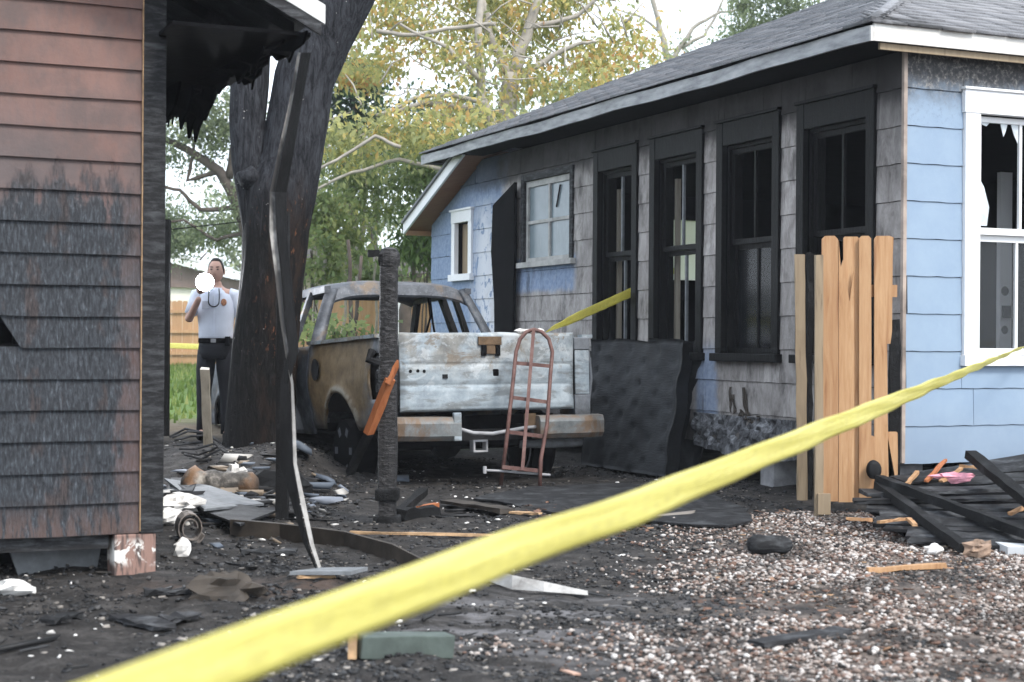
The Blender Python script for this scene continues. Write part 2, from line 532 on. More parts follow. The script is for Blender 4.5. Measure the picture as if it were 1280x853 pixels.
def blue_wall():
    m = M('pale blue painted shingle'); o = m.obj(BH); t, y, z = m.sep(o)
    n = m.noise(o, 3, 6, .7); fine = m.noise(o, 30, 4, .7)
    c = m.mix(m.rng(n, .3, .7), (.235, .318, .425, 1), (.27, .355, .455, 1))
    c = m.mix(m.rng(m.rand(), 0, 1, 0, .12), c, (.23, .31, .42, 1))
    dirt = m.noise(m.mul(o, (1, 1, .5)), 2.1, 6, .7)
    c = m.mix(m.rng(dirt, .55, .75, 0, .35), c, (.20, .235, .30, 1))
    c = m.mix(m.rng(z, .9, .35, 0, .25), c, (.17, .185, .22, 1))
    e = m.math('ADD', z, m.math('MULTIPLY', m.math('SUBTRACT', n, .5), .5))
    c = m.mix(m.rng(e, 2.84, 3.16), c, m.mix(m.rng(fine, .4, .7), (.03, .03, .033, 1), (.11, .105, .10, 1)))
    sp = m.math('MULTIPLY', m.rng(z, 2.6, 3.05, 0, .5), m.rng(fine, .52, .70))
    c = m.mix(sp, c, m.mix(m.rng(e, 2.9, 3.1), (.10, .12, .16, 1), (.34, .32, .28, 1)))
    m.bump(m.math('ADD', n, fine), .12, .005)
    return m.out(c, .6, 0, .35)
MAT['soot_wall'] = soot_wall(); MAT['blue_wall'] = blue_wall()

CAS = .10
wins_long = [(.32, 1.33), (1.58, 2.55), (2.79, 3.745), (3.994, 4.905)]
ZS, ZH = 1.03, 3.07
open_long = [(a + CAS, b - CAS, ZS + .06, ZH - .2) for a, b in wins_long] + [(5.45, 6.6, 2.04, 2.95)]
cas_long = [(a, b, ZS, ZH) for a, b in wins_long] + [(5.38, 6.67, 2.0, 3.0)]
win_front = (.52, 1.66, 1.03, 3.05)
open_front = [(.66, 1.52, 1.10, 2.87)]
LT0, LT1 = LEN, 9.45                                  # lean-to at the far end
def lt_top(u): return 3.21 - (u - LEN) * .40

mb = MB()
def solid(mb, W, u0, u1, v0, v1, holes, w0, w1):
    us = sorted({u0, u1} | {h[i] for h in holes for i in (0, 1) if u0 < h[i] < u1})
    for a, b in zip(us[:-1], us[1:]):
        for q in rects_minus((a, b, v0, v1), holes): wbox(mb, W, q[0], q[1], w0, w1, q[2], q[3])
solid(mb, WL, 0, LEN, FLOOR, EAVE, open_long, -.14, -.012)
solid(mb, WF, .142, DEP, FLOOR, EAVE, open_front, -.14, -.012)
# far end wall with its own window, back wall, floor, ceiling
def WE(u, w, v): return Vector((LEN + w, -u, v))
solid(mb, WE, .142, DEP, FLOOR, EAVE, [(2.42, 3.18, 1.95, 2.7)], -.14, -.012)
mb.box((.142, -DEP, FLOOR), (LEN - .142, -DEP + .12, EAVE))
mb.box((.145, -DEP + .125, FLOOR + .01), (LEN - .145, -.145, FLOOR + .12))
mb.box((.145, -DEP + .125, 2.98), (LEN - .145, -.145, 3.05))
mb.box((.15, -4.9, FLOOR + .13), (5.3, -4.8, 2.97))           # inner partition

mb.build('wall', MAT['black'], BH)
# lean-to shell
mb = MB()
mb.prism([WL(LT0, -.14, FLOOR), WL(8.17, -.14, FLOOR), WL(8.17, -.14, lt_top(8.17)), WL(LT0, -.14, lt_top(LT0))], (0, 1, 0), .126)
wbox(mb, WL, 8.17, 8.62, -.14, -.014, FLOOR, 1.98)
mb.prism([WL(8.17, -.14, 2.62), WL(8.62, -.14, 2.62), WL(8.62, -.14, lt_top(8.62)), WL(8.17, -.14, lt_top(8.17))], (0, 1, 0), .126)
mb.prism([WL(8.62, -.14, FLOOR), WL(LT1, -.14, FLOOR), WL(LT1, -.14, lt_top(LT1)), WL(8.62, -.14, lt_top(8.62))], (0, 1, 0), .126)
mb.box((LT1 - .12, -2.2, FLOOR), (LT1, -.142, lt_top(LT1))); mb.box((LEN + .002, -2.32, FLOOR), (LT1, -2.205, lt_top(LT1)))
mb.build('lean_to_wall', MAT['black'], BH)

def shingle(W, q, mat, base_v, seed, topf=None):
    """one fibre-cement shingle with a wavy butt edge, proud at the bottom"""
    u0, u1, v0, v1 = q
    rr = random.Random(seed)
    g = .0022; u0 += g; u1 -= g; v1 -= .002
    n = max(2, int((u1 - u0) / .07))
    lo = abs(v0 - base_v) < .005
    wb, wt = .012 - (v0 - base_v) * .030, .012 - (v1 - base_v) * .030
    wb += rr.uniform(0, .0015)
    mbs = MB(); a = []; b = []; c = []; d = []
    for i in range(n + 1):
        u = u0 + (u1 - u0) * i / n
        dv = (.002 * math.sin(u * 27) + rr.uniform(-.001, .001)) if lo else 0
        v1_ = max(v0 + .01, min(v1, topf(u))) if topf else v1
        a.append(W(u, -.010, v0 + .0015 + dv)); b.append(W(u, wb, v0 + .0015 + dv)); c.append(W(u, wt, v1_)); d.append(W(u, -.010, v1_))
    m_ = n + 1
    mbs.v = a + b + c + d
    for i in range(n):
        mbs.f += [(i, i + 1, m_ + i + 1, m_ + i), (m_ + i, m_ + i + 1, 2 * m_ + i + 1, 2 * m_ + i), (2 * m_ + i, 2 * m_ + i + 1, 3 * m_ + i + 1, 3 * m_ + i)]
    mbs.f += [(0, m_, 2 * m_, 3 * m_), (n, 3 * m_ + n, 2 * m_ + n, m_ + n)]
    if W is WF: mbs.f = [f[::-1] for f in mbs.f]
    return mbs.build('shingle', mat, BH)

EXPO = .272
def clad(W, u0, u1, holes, mat, width, topf=None):
    row = 0; v = FLOOR - .03
    while v < EAVE - .02:
        off = (row % 2) * width / 2 + RNG.uniform(-.02, .02)
        u = u0 - off
        while u < u1:
            a, b = max(u, u0), min(u + width, u1)
            top = min(v + EXPO, EAVE - .01)
            if topf: top = min(top, topf(a))
            if b - a > .03 and top - v > .03:
                for q in rects_minus((a, b, v, top), holes):
                    shingle(W, q, mat, v, int(a * 1000) + row * 77, topf)
            u += width
        v += EXPO; row += 1
clad(WL, .0, LEN, cas_long, MAT['soot_wall'], .61)
clad(WL, LEN, LT1, [(8.08, 8.71, 1.9, 2.74)], MAT['soot_wall'], .61, lt_top)
clad(WF, .006, DEP, [win_front], MAT['blue_wall'], 1.22)
MB().box((-.03, .0, FLOOR - .02), (.0, .03, EAVE)).build('corner_trim', mat_plain('tan corner strip', (.33, .27, .23, 1), .7, vary=.5, scale=4), BH)

# windows -----------------------------------------------------------------
def sash_bits(win, W, u0, u1, v0, v1, w, mats, mid, glass_in=(0, 0), stile=.045, name='sash'):
    for k, (a, b) in enumerate(((v0, mid), (mid, v1))):
        ww = w + (.0 if k == 0 else .035)
        s = MB()
        wbox(s, W, u0, u0 + stile, ww, ww + .03, a, b); wbox(s, W, u1 - stile, u1, ww, ww + .03, a, b)
        wbox(s, W, u0 + stile, u1 - stile, ww, ww + .03, a, a + stile); wbox(s, W, u0 + stile, u1 - stile, ww, ww + .03, b - stile, b)
        s.build('sash', mats[0], win)
        c = (u0 + u1) / 2
        t = MB(); wbox(t, W, c - .012, c + .012, ww + .002, ww + .026, a + stile, b - stile)
        t.build('muntin', mats[1], win)
        if glass_in[k]:
            for (p, q) in ((u0 + stile, c - .012), (c + .012, u1 - stile)):
                gmb = MB(); wbox(gmb, W, p, q, ww + .010, ww + .015, a + stile, b - stile); gmb.build('pane', glass_in[k], win)
for i, (a, b) in enumerate(wins_long):
    c = MB()
    wbox(c, WL, a, a + CAS, -.02, .035, ZS + .06, ZH); wbox(c, WL, b - CAS, b, -.02, .035, ZS + .06, ZH)
    wbox(c, WL, a + CAS, b - CAS, -.02, .030, ZH - .2, ZH); wbox(c, WL, a - .01, b + .01, .0, .055, ZH, ZH + .025)
    win = c.build('window', MAT['soot_frame'], BH, bevel=.004)
    s = MB(); wbox(s, WL, a - .03, b + .03, -.03, .075, ZS - .01, ZS + .058); s.build('sill', MAT['soot_frame'], win, bevel=.006)
    j = MB(); wbox(j, WL, b - CAS - .03, b - CAS - .001, -.16, -.025, ZS + .06, ZH - .2)
    wbox(j, WL, a + CAS + .001, a + CAS + .03, -.16, -.025, ZS + .06, ZH - .2)
    wbox(j, WL, a + CAS + .03, b - CAS - .03, -.16, -.025, ZH - .23, ZH - .201)
    j.build('jamb', MAT['soot_frame'], win)
    if i in (2, 3): MB().hexa([WL(b - CAS - .075, -.21, ZS + .1), WL(b - CAS - .035, -.21, ZS + .1), WL(b - CAS - .035, -.165, ZS + .1), WL(b - CAS - .075, -.165, ZS + .1), WL(b - CAS - .075, -.21, 2.7), WL(b - CAS - .035, -.21, 2.7), WL(b - CAS - .035, -.165, 2.7), WL(b - CAS - .075, -.165, 2.7)]).build('bare_lining', MAT['grey_wood'], win)
    gl = (MAT['glass'], 0) if i == 1 else (0, 0)
    sash_bits(win, WL, a + CAS + .03, b - CAS - .03, ZS + .06, ZH - .23, -.115, (MAT['soot_frame'], MAT['kraft'] if i in (2, 3) else MAT['soot_frame']), 2.02, gl)
# far white window with hazed panes
c = MB()
for q in ((5.38, 5.45, 2.04, 3.0), (6.6, 6.67, 2.04, 3.0)): wbox(c, WL, q[0], q[1], -.02, .03, q[2], q[3])
wbox(c, WL, 5.45, 6.6, -.02, .027, 2.93, 3.0)
win = c.build('window', MAT['char_grey'], BH)
wh_old = mat_plain('smoked white paint', (.36, .355, .34, 1), .6, vary=.4, scale=5)
s = MB(); wbox(s, WL, 5.33, 6.72, -.02, .07, 1.98, 2.038); s.build('sill', wh_old, win)
s = MB()
wbox(s, WL, 5.452, 5.50, -.06, -.005, 2.04, 2.925); wbox(s, WL, 6.55, 6.598, -.06, -.005, 2.04, 2.925)
wbox(s, WL, 5.50, 6.55, -.06, -.005, 2.04, 2.085); wbox(s, WL, 5.50, 6.55, -.06, -.005, 2.86, 2.925)
s.build('sash', wh_old, win)
s = MB(); wbox(s, WL, 6.0, 6.035, -.055, -.008, 2.085, 2.86); wbox(s, WL, 5.50, 5.999, -.055, -.008, 2.455, 2.49); wbox(s, WL, 6.036, 6.55, -.055, -.008, 2.455, 2.49)
s.build('muntin', wh_old, win)
for (p, q) in ((5.50, 6.0), (6.035, 6.55)):
    for (r, t) in ((2.085, 2.455), (2.49, 2.86)):
        s = MB(); wbox(s, WL, p, q, -.045, -.03, r, t); s.build('pane', MAT['frosted'], win)
s = MB(); s.beam(WL(5.77, -.02, 2.83), WL(5.86, -.02, 2.6), .012, .012); s.build('crack', MAT['black'], win)
# small white window in the lean-to
c = MB()
wbox(c, WL, 8.08, 8.18, -.02, .035, 1.98, 2.60); wbox(c, WL, 8.61, 8.71, -.02, .035, 1.98, 2.60)
wbox(c, WL, 8.08, 8.71, -.02, .04, 2.602, 2.74); wbox(c, WL, 8.05, 8.74, -.02, .055, 2.742, 2.765)
win = c.build('window', MAT['white'], BH)
s = MB(); wbox(s, WL, 8.05, 8.74, -.02, .065, 1.9, 1.978); s.build('sill', MAT['white'], win)
s = MB(); wbox(s, WL, 8.40, 8.60, -.09, -.07, 1.99, 2.59); s.build('curtain', MAT['old_wood'], win)
# big white front window
a, b, v0, v1 = win_front
c = MB()
wbox(c, WF, a, .66, -.02, .04, 1.10, v1 - .17); wbox(c, WF, 1.52, b, -.02, .04, 1.10, v1 - .17)
wbox(c, WF, a - .01, b + .01, -.02, .045, v1 - .17, v1); wbox(c, WF, a - .02, b + .02, -.02, .06, v1, v1 + .02)
win = c.build('window', MAT['white'], BH, bevel=.004)
s = MB(); wbox(s, WF, a - .01, b + .01, -.02, .06, v0 - .01, 1.098); s.build('sill', MAT['white'], win, bevel=.004)
sash_bits(win, WF, .662, 1.518, 1.10, 2.878, -.085, (MAT['white'], MAT['white']), 1.995, (MAT['glass_clear'], 0), .05)
for k, pts in enumerate((((.715, 2.83), (.80, 2.83), (.77, 2.80), (.73, 2.81)), ((.90, 2.83), (.97, 2.83), (.95, 2.77), (.93, 2.73)), ((.715, 2.06), (.78, 2.06), (.80, 2.2), (.75, 2.35), (.715, 2.4)), ((1.0, 2.83), (1.07, 2.83), (1.07, 2.68), (1.03, 2.75)))):
    s = MB(); s.prism([WF(u, -.035, v) for u, v in pts], (-1, 0, 0), .004); s.build('glass_shard', mat_plain('pale broken glass', (.55, .6, .63, 1), .15, vary=.2, scale=20) if k == 0 else bpy.data.materials['pale broken glass'], win)
# the white inner door seen through that window, with its black lock
d = MB(); d.box((1.0, -1.87, FLOOR + .13), (1.045, -1.75, 2.6)); dr = d.build('inner_door', MAT['white'], BH)
for z_, r_ in ((1.62, .04), (1.30, .035)):
    MB().lathe([(r_, 0), (r_, .02), (r_ * .6, .05), (.005, .055)], (.999, -1.80, z_), 'X', 12).build('lock', MAT['black'], dr)
MB().box((.97, -1.84, 1.40), (.999, -1.765, 1.50)).build('lock', MAT['black'], dr)
# end window: obscured glass facing the bright yard
c = MB()
for q in ((2.42, 2.47, 1.95, 2.7), (3.13, 3.18, 1.95, 2.7)): wbox(c, WE, q[0], q[1], -.1, .02, q[2], q[3])
wbox(c, WE, 2.47, 3.13, -.1, .02, 2.33, 2.37)
win = c.build('window', MAT['soot_frame'], BH)
ob = M('obscured bathroom glass'); tr_ = ob.t.nodes.new("ShaderNodeBsdfTranslucent"); tr_.inputs[0].default_value = (.93, .94, .88, 1)
ob.t.links.new(tr_.outputs[0], ob.t.nodes["Material Output"].inputs[0])
for q in ((1.95, 2.33), (2.37, 2.7)):
    s = MB(); wbox(s, WE, 2.47, 3.13, -.05, -.045, q[0], q[1]); s.build('pane', ob.m, win)

# eaves and roof ----------------------------------------------------------
OV = .42; PIT = .435
x0r, x1r, y0r, y1r = -.16, LEN + .75, OV, -DEP - OV
fas_m = M('weathered fascia'); po = fas_m.obj(BH); xx, yy, zz = fas_m.sep(po)
fn = fas_m.noise(fas_m.mul(po, (1.3, 1.3, 6)), 3, 5, .65)
fc = fas_m.ramp(fn, [(.3, (.17, .175, .185, 1)), (.55, (.36, .37, .38, 1)), (.75, (.50, .50, .50, 1))])
fc = fas_m.mix(fas_m.rng(xx, -.13, -.165), fc, fas_m.mix(fas_m.rng(fn, .4, .65), (.62, .60, .56, 1), (.8, .79, .75, 1)))
fas = fas_m.out(fc, .7)
mb = MB(); n = 34
def wav(u): return .007 * math.sin(u * 2.1) + .004 * math.sin(u * 5.3 + 1)
rings = []
for i in range(n + 1):
    u = x0r + (x1r - x0r) * i / n; w = wav(u)
    rings.append([(u, y0r - .022, EAVE + w), (u, y0r, EAVE + w), (u, y0r, EAVE + .108 + w), (u, y0r - .022, EAVE + .108 + w)])
mb.rings(rings); mb.build('fascia', fas, BH)
mb = MB().box((x0r - .002, y1r, EAVE), (x0r + .022, y0r - .025, EAVE + .125)); mb.build('fascia', fas, BH)
MB().box((x0r + .03, y1r, EAVE - .05), (x0r + .052, y0r - .1, EAVE - .004)).build('eave_batten', MAT['old_wood'], BH)
mb = MB().box((x1r - .022, y1r, EAVE), (x1r, y0r - .025, EAVE + .125)); mb.build('fascia', fas, BH)
mb = MB(); mb.box((x0r + .024, .022, EAVE + .02), (x1r - .024, y0r - .024, EAVE + .04)); mb.box((x0r + .024, y1r + .03, EAVE + .02), (-.032, .02, EAVE + .04))
mb.build('soffit', MAT['black'], BH)

def roof_mat():
    m = M('grey asphalt roof shingle'); o = m.obj(BH); x, y, z = m.sep(o)
    n = m.noise(o, 2.2, 5, .6); g = m.noise(o, 90, 3, .8); r = m.island()
    c = m.ramp(r, [(0, (.12, .122, .13, 1)), (.5, (.17, .172, .185, 1)), (1, (.235, .235, .245, 1))])
    c = m.mix(m.rng(g, .4, .7, 0, .6), c, (.30, .305, .32, 1))
    c = m.mix(m.rng(n, .55, .7, 0, .5), c, (.09, .09, .095, 1))
    near = m.math('MULTIPLY', m.rng(x, .5, -.35), m.rng(y, -1.0, .2))
    c = m.mix(m.math('MULTIPLY', near, m.rng(n, .35, .55)), c, (.02, .02, .021, 1))
    m.bump(g, .5, .006)
    return m.out(c, .8, 0, .4)
MAT['roof'] = roof_mat()
hw = (y0r - y1r) / 2
zb = EAVE + .13
rz = zb + PIT * hw
ra = [(x0r, y0r, zb), (x1r, y0r, zb), (x1r, y1r, zb), (x0r, y1r, zb), (x0r + hw, (y0r + y1r) / 2, rz), (x1r - hw, (y0r + y1r) / 2, rz)]
mb = MB(); mb.add(ra, [(1, 0, 4, 5), (0, 3, 4), (3, 2, 5, 4), (2, 1, 5), (0, 1, 2, 3)])
roof = mb.build('roof', MAT['black'], BH)
V, T = [], []
def tabs(P, length, rows, exp):   # P(u, s): along eave, up slope (metres) -> (point, normal)
    for r in range(rows):
        s0 = r * exp - .03; s1 = s0 + exp * 1.35
        lo, hi = max(0.0, s0 / math.sqrt(1 + PIT ** 2)), length - max(0.0, s0 / math.sqrt(1 + PIT ** 2))
        u = lo - (r % 2) * .15
        while u < hi:
            a, b = max(u, lo) + .004, min(u + .30, hi) - .004
            if b - a > .02:
                k = len(V); j = NPR.uniform(-.008, .008); lift = NPR.uniform(.012, .022)
                V.extend([P(a, s0 + j, 0), P(b, s0 + j, 0), P(b, s1, 0), P(a, s1, 0), P(a, s0 + j, lift), P(b, s0 + j, lift), P(b, s1, .004), P(a, s1, .004)])
                T.extend([(4 + k, 5 + k, 6 + k, 7 + k), (k, k + 1, k + 5, k + 4), (k + 1, k + 2, k + 6, k + 5), (k + 3, k, k + 4, k + 7)])
            u += .30
q_ = 1 / math.sqrt(1 + PIT ** 2)
tabs(lambda u, s, w: (x0r + u, y0r - s * q_ + w * PIT * q_, zb + s * q_ * PIT + w * q_ + .003), x1r - x0r, 30, .14)
tabs(lambda u, s, w: (x0r + s * q_ - w * PIT * q_, y0r - u, zb + s * q_ * PIT + w * q_ + .003), y0r - y1r, 30, .14)
mk_np('roof_shingles', np.array(V), np.array(T), MAT['roof'], roof, kind='stuff')
# hip caps on the near hip, one piece each
for i in range(14):
    p = Vector((x0r + i * .2, y0r - i * .2, zb + PIT * i * .2)); d_ = Vector((1, -1, PIT)).normalized()
    e1, e2 = Vector((1, 0, 0)), Vector((0, -1, 0))
    c = MB(); up = Vector((0, 0, .03 + .01))
    a0, a1 = p + up, p + d_ * .3 + up * .8
    s1, s2 = Vector((0, 1, 0)) * .0, Vector((0, 0, 0))
    wv = [Vector((.12, .12, 0)) * -1, Vector((0, 0, .018)), Vector((.12, .12, 0))]
    wv = [Vector((-.13, 0.0, -.0)) * 0 + Vector((.10, -.0, .012)), Vector((0, 0, .03)), Vector((0, -.10, .012))]
    c.v = [p + wv[0] + Vector((0, 0, 0.02)), p + wv[1] + Vector((0, 0, .01)), p + wv[2] + Vector((0, 0, .02))]
    q2 = d_ * .28
    c.v += [v + q2 for v in c.v]
    c.v += [v + Vector((0, 0, -.02)) for v in c.v]
    c.f = [(0, 3, 4, 1), (1, 4, 5, 2), (6, 7, 10, 9), (7, 8, 11, 10), (0, 1, 7, 6), (1, 2, 8, 7)]
    c.build('hip_cap', MAT['roof'], roof)
# lean-to roof: rake board, raw wood soffit
LO = .30
def lt(u, off=0): return lt_top(u) + .02 + off
mb = MB(); mb.hexa([(LT0 - .3, -2.5, lt(LT0 - .3)), (LT1 + .2, -2.5, lt(LT1 + .2)), (LT1 + .2, LO - .03, lt(LT1 + .2)), (LT0 - .3, LO - .03, lt(LT0 - .3)),
                    (LT0 - .3, -2.5, lt(LT0 - .3, .04)), (LT1 + .2, -2.5, lt(LT1 + .2, .04)), (LT1 + .2, LO - .03, lt(LT1 + .2, .04)), (LT0 - .3, LO - .03, lt(LT0 - .3, .04))])
mb.build('lean_to_soffit', mat_wood('brown soffit boards', (.27, .13, .07, 1), (.33, .17, .10, 1), (.13, .06, .035, 1), axis='X'), BH)
mb = MB(); mb.hexa([(LT0 - .3, LO - .028, lt(LT0 - .3, -.03)), (LT1 + .24, LO - .028, lt(LT1 + .24, -.03)), (LT1 + .24, LO, lt(LT1 + .24, -.03)), (LT0 - .3, LO, lt(LT0 - .3, -.03)),
                    (LT0 - .3, LO - .028, lt(LT0 - .3, .10)), (LT1 + .24, LO - .028, lt(LT1 + .24, .10)), (LT1 + .24, LO, lt(LT1 + .24, .10)), (LT0 - .3, LO, lt(LT0 - .3, .10))])
mb.build('rake_board', MAT['white'], BH)
mb = MB(); mb.hexa([(LT0 - .3, -2.5, lt(LT0 - .3, .042)), (LT1 + .24, -2.5, lt(LT1 + .24, .042)), (LT1 + .24, LO + .03, lt(LT1 + .24, .102)), (LT0 - .3, LO + .03, lt(LT0 - .3, .102)),
                    (LT0 - .3, -2.5, lt(LT0 - .3, .07)), (LT1 + .24, -2.5, lt(LT1 + .24, .07)), (LT1 + .24, LO + .03, lt(LT1 + .24, .13)), (LT0 - .3, LO + .03, lt(LT0 - .3, .13))])
mb.build('lean_to_roof', MAT['roof'], BH)
mb = MB(); mb.box((LT1 + .2, -2.5, lt(LT1 + .2, -.06)), (LT1 + .225, LO - .03, lt(LT1 + .2, .05))); mb.build('fascia', MAT['fence_wood'], BH)
# piers under the raised floor
for k, u in enumerate((.12, 1.75, 3.4, 5.0, 6.7, 8.3)):
    MB().box((u, -.28, -.1), (u + .2, -.05, FLOOR - .002)).build('pier', MAT['concrete'], BH, bevel=.01)
for u in (.9, 2.4, 3.9, 5.4, 6.9):
    MB().box((.02, -u - .2, -.1), (.22, -u, FLOOR - .002)).build('pier', MAT['concrete'], BH, bevel=.01)
# torn foil backed insulation hanging out below the wall
foil = M('torn silver foil'); fp = foil.pos()
fo = foil.noise(fp, 9, 6, .75, 1.2)
foil.bump(fo, 1, .05)
foil.out(foil.ramp(fo, [(.35, (.02, .02, .022, 1)), (.55, (.22, .225, .24, 1)), (.72, (.55, .57, .6, 1))]), .38, .35)
mb = MB()
def fp_(i, j):
    u = 1.0 + 1.9 * i; n_ = noise.noise(Vector((u * 7, j * 4, 2)))
    drop = .16 + .30 * (noise.noise(Vector((u * 2.3, 0, 9))) * .5 + .5)
    return (u, .03 + .05 * n_ + .03 * noise.noise(Vector((u * 17, j * 9, 5))), FLOOR + .22 - j * drop)
mb.grid(fp_, 46, 8); mb.build('torn_insulation', foil.m, BH, solid=.006)
# charred stain studs showing where siding burned through low down
mb = MB()
for k in range(9):
    u = 1.9 + .05 * k + RNG.uniform(-.02, .02)
    mb.beam(WL(u, .016, .45 + RNG.uniform(0, .15)), WL(u + RNG.uniform(-.08, .08), .018, .72 + RNG.uniform(-.2, .15)), RNG.uniform(.012, .05), .008, (0, 1, 0), 5, .010)
mb.build('burned_lath', MAT['dark_brown'], BH)
# ------------------------------------------------------------------ brown clapboard house (left)
LHP = Vector((-1.852, 8.05, 0))
LH = thing('clapboard_house', 'brown clapboard house with scorched siding, broken eave and a stubby pier', 'house', LHP, (0, 0, ROT))
# local x runs away along the side wall, y runs left along the gable wall, front is -x
def clap_mat():
    m = M('scorched brown clapboard'); o = m.obj(LH); x, y, z = m.sep(o)
    cb = m.t.nodes.new('ShaderNodeCombineXYZ'); m._set(cb, 1, m.math('MULTIPLY', m.rand(), 9.0)); m._set(cb, 2, m.math('MULTIPLY', m.rand(), 5.0))
    va = m.t.nodes.new('ShaderNodeVectorMath'); va.operation = 'ADD'; m._set(va, 0, o); m._set(va, 1, cb.outputs[0]); ob = va.outputs[0]
    n = m.noise(o, 2.4, 6, .65); st = m.noise(m.mul(ob, (1, 9, 1.6)), 3.0, 6, .7, .4); st2 = m.noise(m.mul(ob, (1, 22, 5)), 3.4, 5, .75, .5)
    fine = m.noise(o, 40, 3, .7)
    paint = m.ramp(n, [(.3, (.15, .078, .062, 1)), (.7, (.21, .118, .097, 1))])
    paint = m.mix(m.rng(st, .45, .72, 0, .7), paint, (.145, .095, .086, 1))
    paint = m.mix(m.rng(m.rand(), 0, 1, 0, .25), paint, (.175, .105, .092, 1))
    grey = m.mix(m.rng(n, .35, .6), paint, (.105, .08, .078, 1))
    paint = m.mix(m.rng(z, 2.5, 2.0), paint, grey)
    chr_ = m.ramp(st2, [(.30, (.006, .0065, .008, 1)), (.47, (.022, .025, .030, 1)), (.60, (.05, .057, .067, 1)), (.74, (.15, .165, .185, 1))])
    brown = m.mix(m.rng(st2, .35, .62), (.012, .011, .011, 1), (.06, .042, .039, 1))
    wide = m.noise(m.mul(o, (1, 3.2, 1.3)), 2.6, 5, .6)
    chr_ = m.mix(m.rng(wide, .56, .66, 0, .8), chr_, brown)
    wide = m.noise(m.mul(o, (1, 3.2, 1.3)), 2.6, 5, .6)
    e = m.math('ADD', z, m.math('ADD', m.math('MULTIPLY', m.math('SUBTRACT', st2, .5), .35), m.math('MULTIPLY', m.math('SUBTRACT', wide, .5), -.9)))
    burn = m.rng(m.math('ADD', e, m.math('MULTIPLY', m.math('SUBTRACT', n, .5), .3)), 2.02, 1.86)
    # paint survives along the corner edge
    keep = m.rng(m.math('ADD', y, m.math('MULTIPLY', m.math('SUBTRACT', wide, .5), .5)), .17, .06)
    burn = m.math('MULTIPLY', burn, m.rng(keep, 0, 1, 1, .62))
    c = m.mix(burn, paint, chr_)
    foot = m.math('MULTIPLY', m.rng(z, .42, .2), m.rng(st, .42, .52))
    c = m.mix(m.math('MULTIPLY', foot, .6), c, (.12, .075, .062, 1))
    smk = m.noise(m.mul(o, (1, 1.2, 1)), 1.7, 5, .65)
    c = m.mix(m.math('MULTIPLY', m.rng(smk, .40, .64, 0, .75), m.rng(z, 1.7, 2.2)), c, (.075, .06, .058, 1))
    m.bump(m.math('ADD', m.math('MULTIPLY', st2, burn), m.math('MULTIPLY', fine, .25)), .8, .010)
    return m.out(c, .6, 0, .3)
MAT['clap'] = clap_mat()
LZ0, LEX = .205, .1545
k = 0; z = LZ0
while z < 4.1:
    ymax = 3.4
    gable = 2.75
    def board(y0, y1, yend=None):
        mbs = MB(); xb, xt = -.030, -.012
        n = 8
        rr = random.Random(k * 31 + int(y0 * 100)); R0 = []; R1 = []
        ring = []
        for i in range(n + 1):
            y = y0 + (y1 - y0) * i / n
            dz = .002 * math.sin(y * 9 + k) + rr.uniform(-.0015, .0015)
            ring.append([(xb + rr.uniform(-.001, .001), y, z + dz), (-.002, y, z + dz), (-.002, y, z + LEX - .001), (xt, y, z + LEX + .004)])
        if yend:
            ring = [[tuple(Vector(p) + Vector((0, d if i == (0 if yend < 0 else n) else 0, 0))) for p, d in zip(r, (0, 0, .08 * yend, .10 * yend))] for i, r in enumerate(ring)]
        mbs.rings(ring)
        return mbs.build('siding_board', MAT['clap'], LH)
    hole = 7 <= k <= 7
    if 3.4 - max(0, (z - 3.0) * 2) > .4:
        if k == 6: board(.022, .60, 1); board(1.0, 3.4)
        elif k == 7: board(.022, .70, -.3); board(.86, 3.4, -1)
        else: board(.022, 3.4 - max(0, (z - 3.0) * 2.2))
    k += 1; z += LEX
MB().box((-.042, -.095, LZ0 - .0), (-.002, .018, 4.0)).build('corner_board', MAT['char_soft'], LH, bevel=.003)
MB().box((-.040, .0182, LZ0 + .01), (-.012, .0215, 2.9)).build('caulk_line', MAT['tan'], LH)
MB().box((-.0, -.092, LZ0), (6.0, -.055, 2.7)).build('side_wall', MAT['char'], LH)
mb = MB(); mb.box((.0, -.05, LZ0 + .01), (.10, 1.6, 1.15)); mb.box((.0, -.05, 1.45), (.10, 3.35, 3.0)); mb.box((.0, 1.6, LZ0 + .01), (.10, 3.35, 1.15)); mb.box((.0, -.05, 1.15), (.10, .45, 1.45)); mb.box((.0, 1.1, 1.15), (.10, 3.35, 1.45))
mb.box((.11, 3.3, .25), (6, 3.4, 3)); mb.box((5.9, -.05, .25), (6, 3.29, 3)); mb.box((.101, -.04, .21), (5.88, 3.28, .32))
mb.build('wall', MAT['black'], LH)
# pier, sill beam, skirt debris under the house
pm = M('brown pier with flaked white'); pp = pm.obj(LH); f_ = pm.noise(pp, 7, 5, .7, .6); f2 = pm.noise(pm.mul(pp, (1, 9, 1)), 5, 4)
px_, py_, pz_ = pm.sep(pp)
pc = pm.mix(pm.rng(f2, .45, .6), (.26, .16, .13, 1), (.09, .065, .058, 1))
wm = pm.math('MULTIPLY', pm.rng(f_, .47, .53), pm.math('MULTIPLY', pm.rng(pz_, .03, .08), pm.rng(pz_, .19, .14)))
pc = pm.mix(wm, pc, (.78, .75, .70, 1))
pm.bump(f_, .3, .01); pm.out(pc, .85)
MB().box((-.035, -.06, -.12), (.17, .145, LZ0 - .004)).build('pier', pm.m, LH, bevel=.006)
MB().box((-.02, 1.7, -.12), (.19, 1.9, LZ0 - .004)).build('pier', pm.m, LH, bevel=.006)
MB().box((.02, .165, LZ0 - .075), (.12, 1.68, LZ0 - .006)).build('sill_beam', MAT['char_grey'], LH)
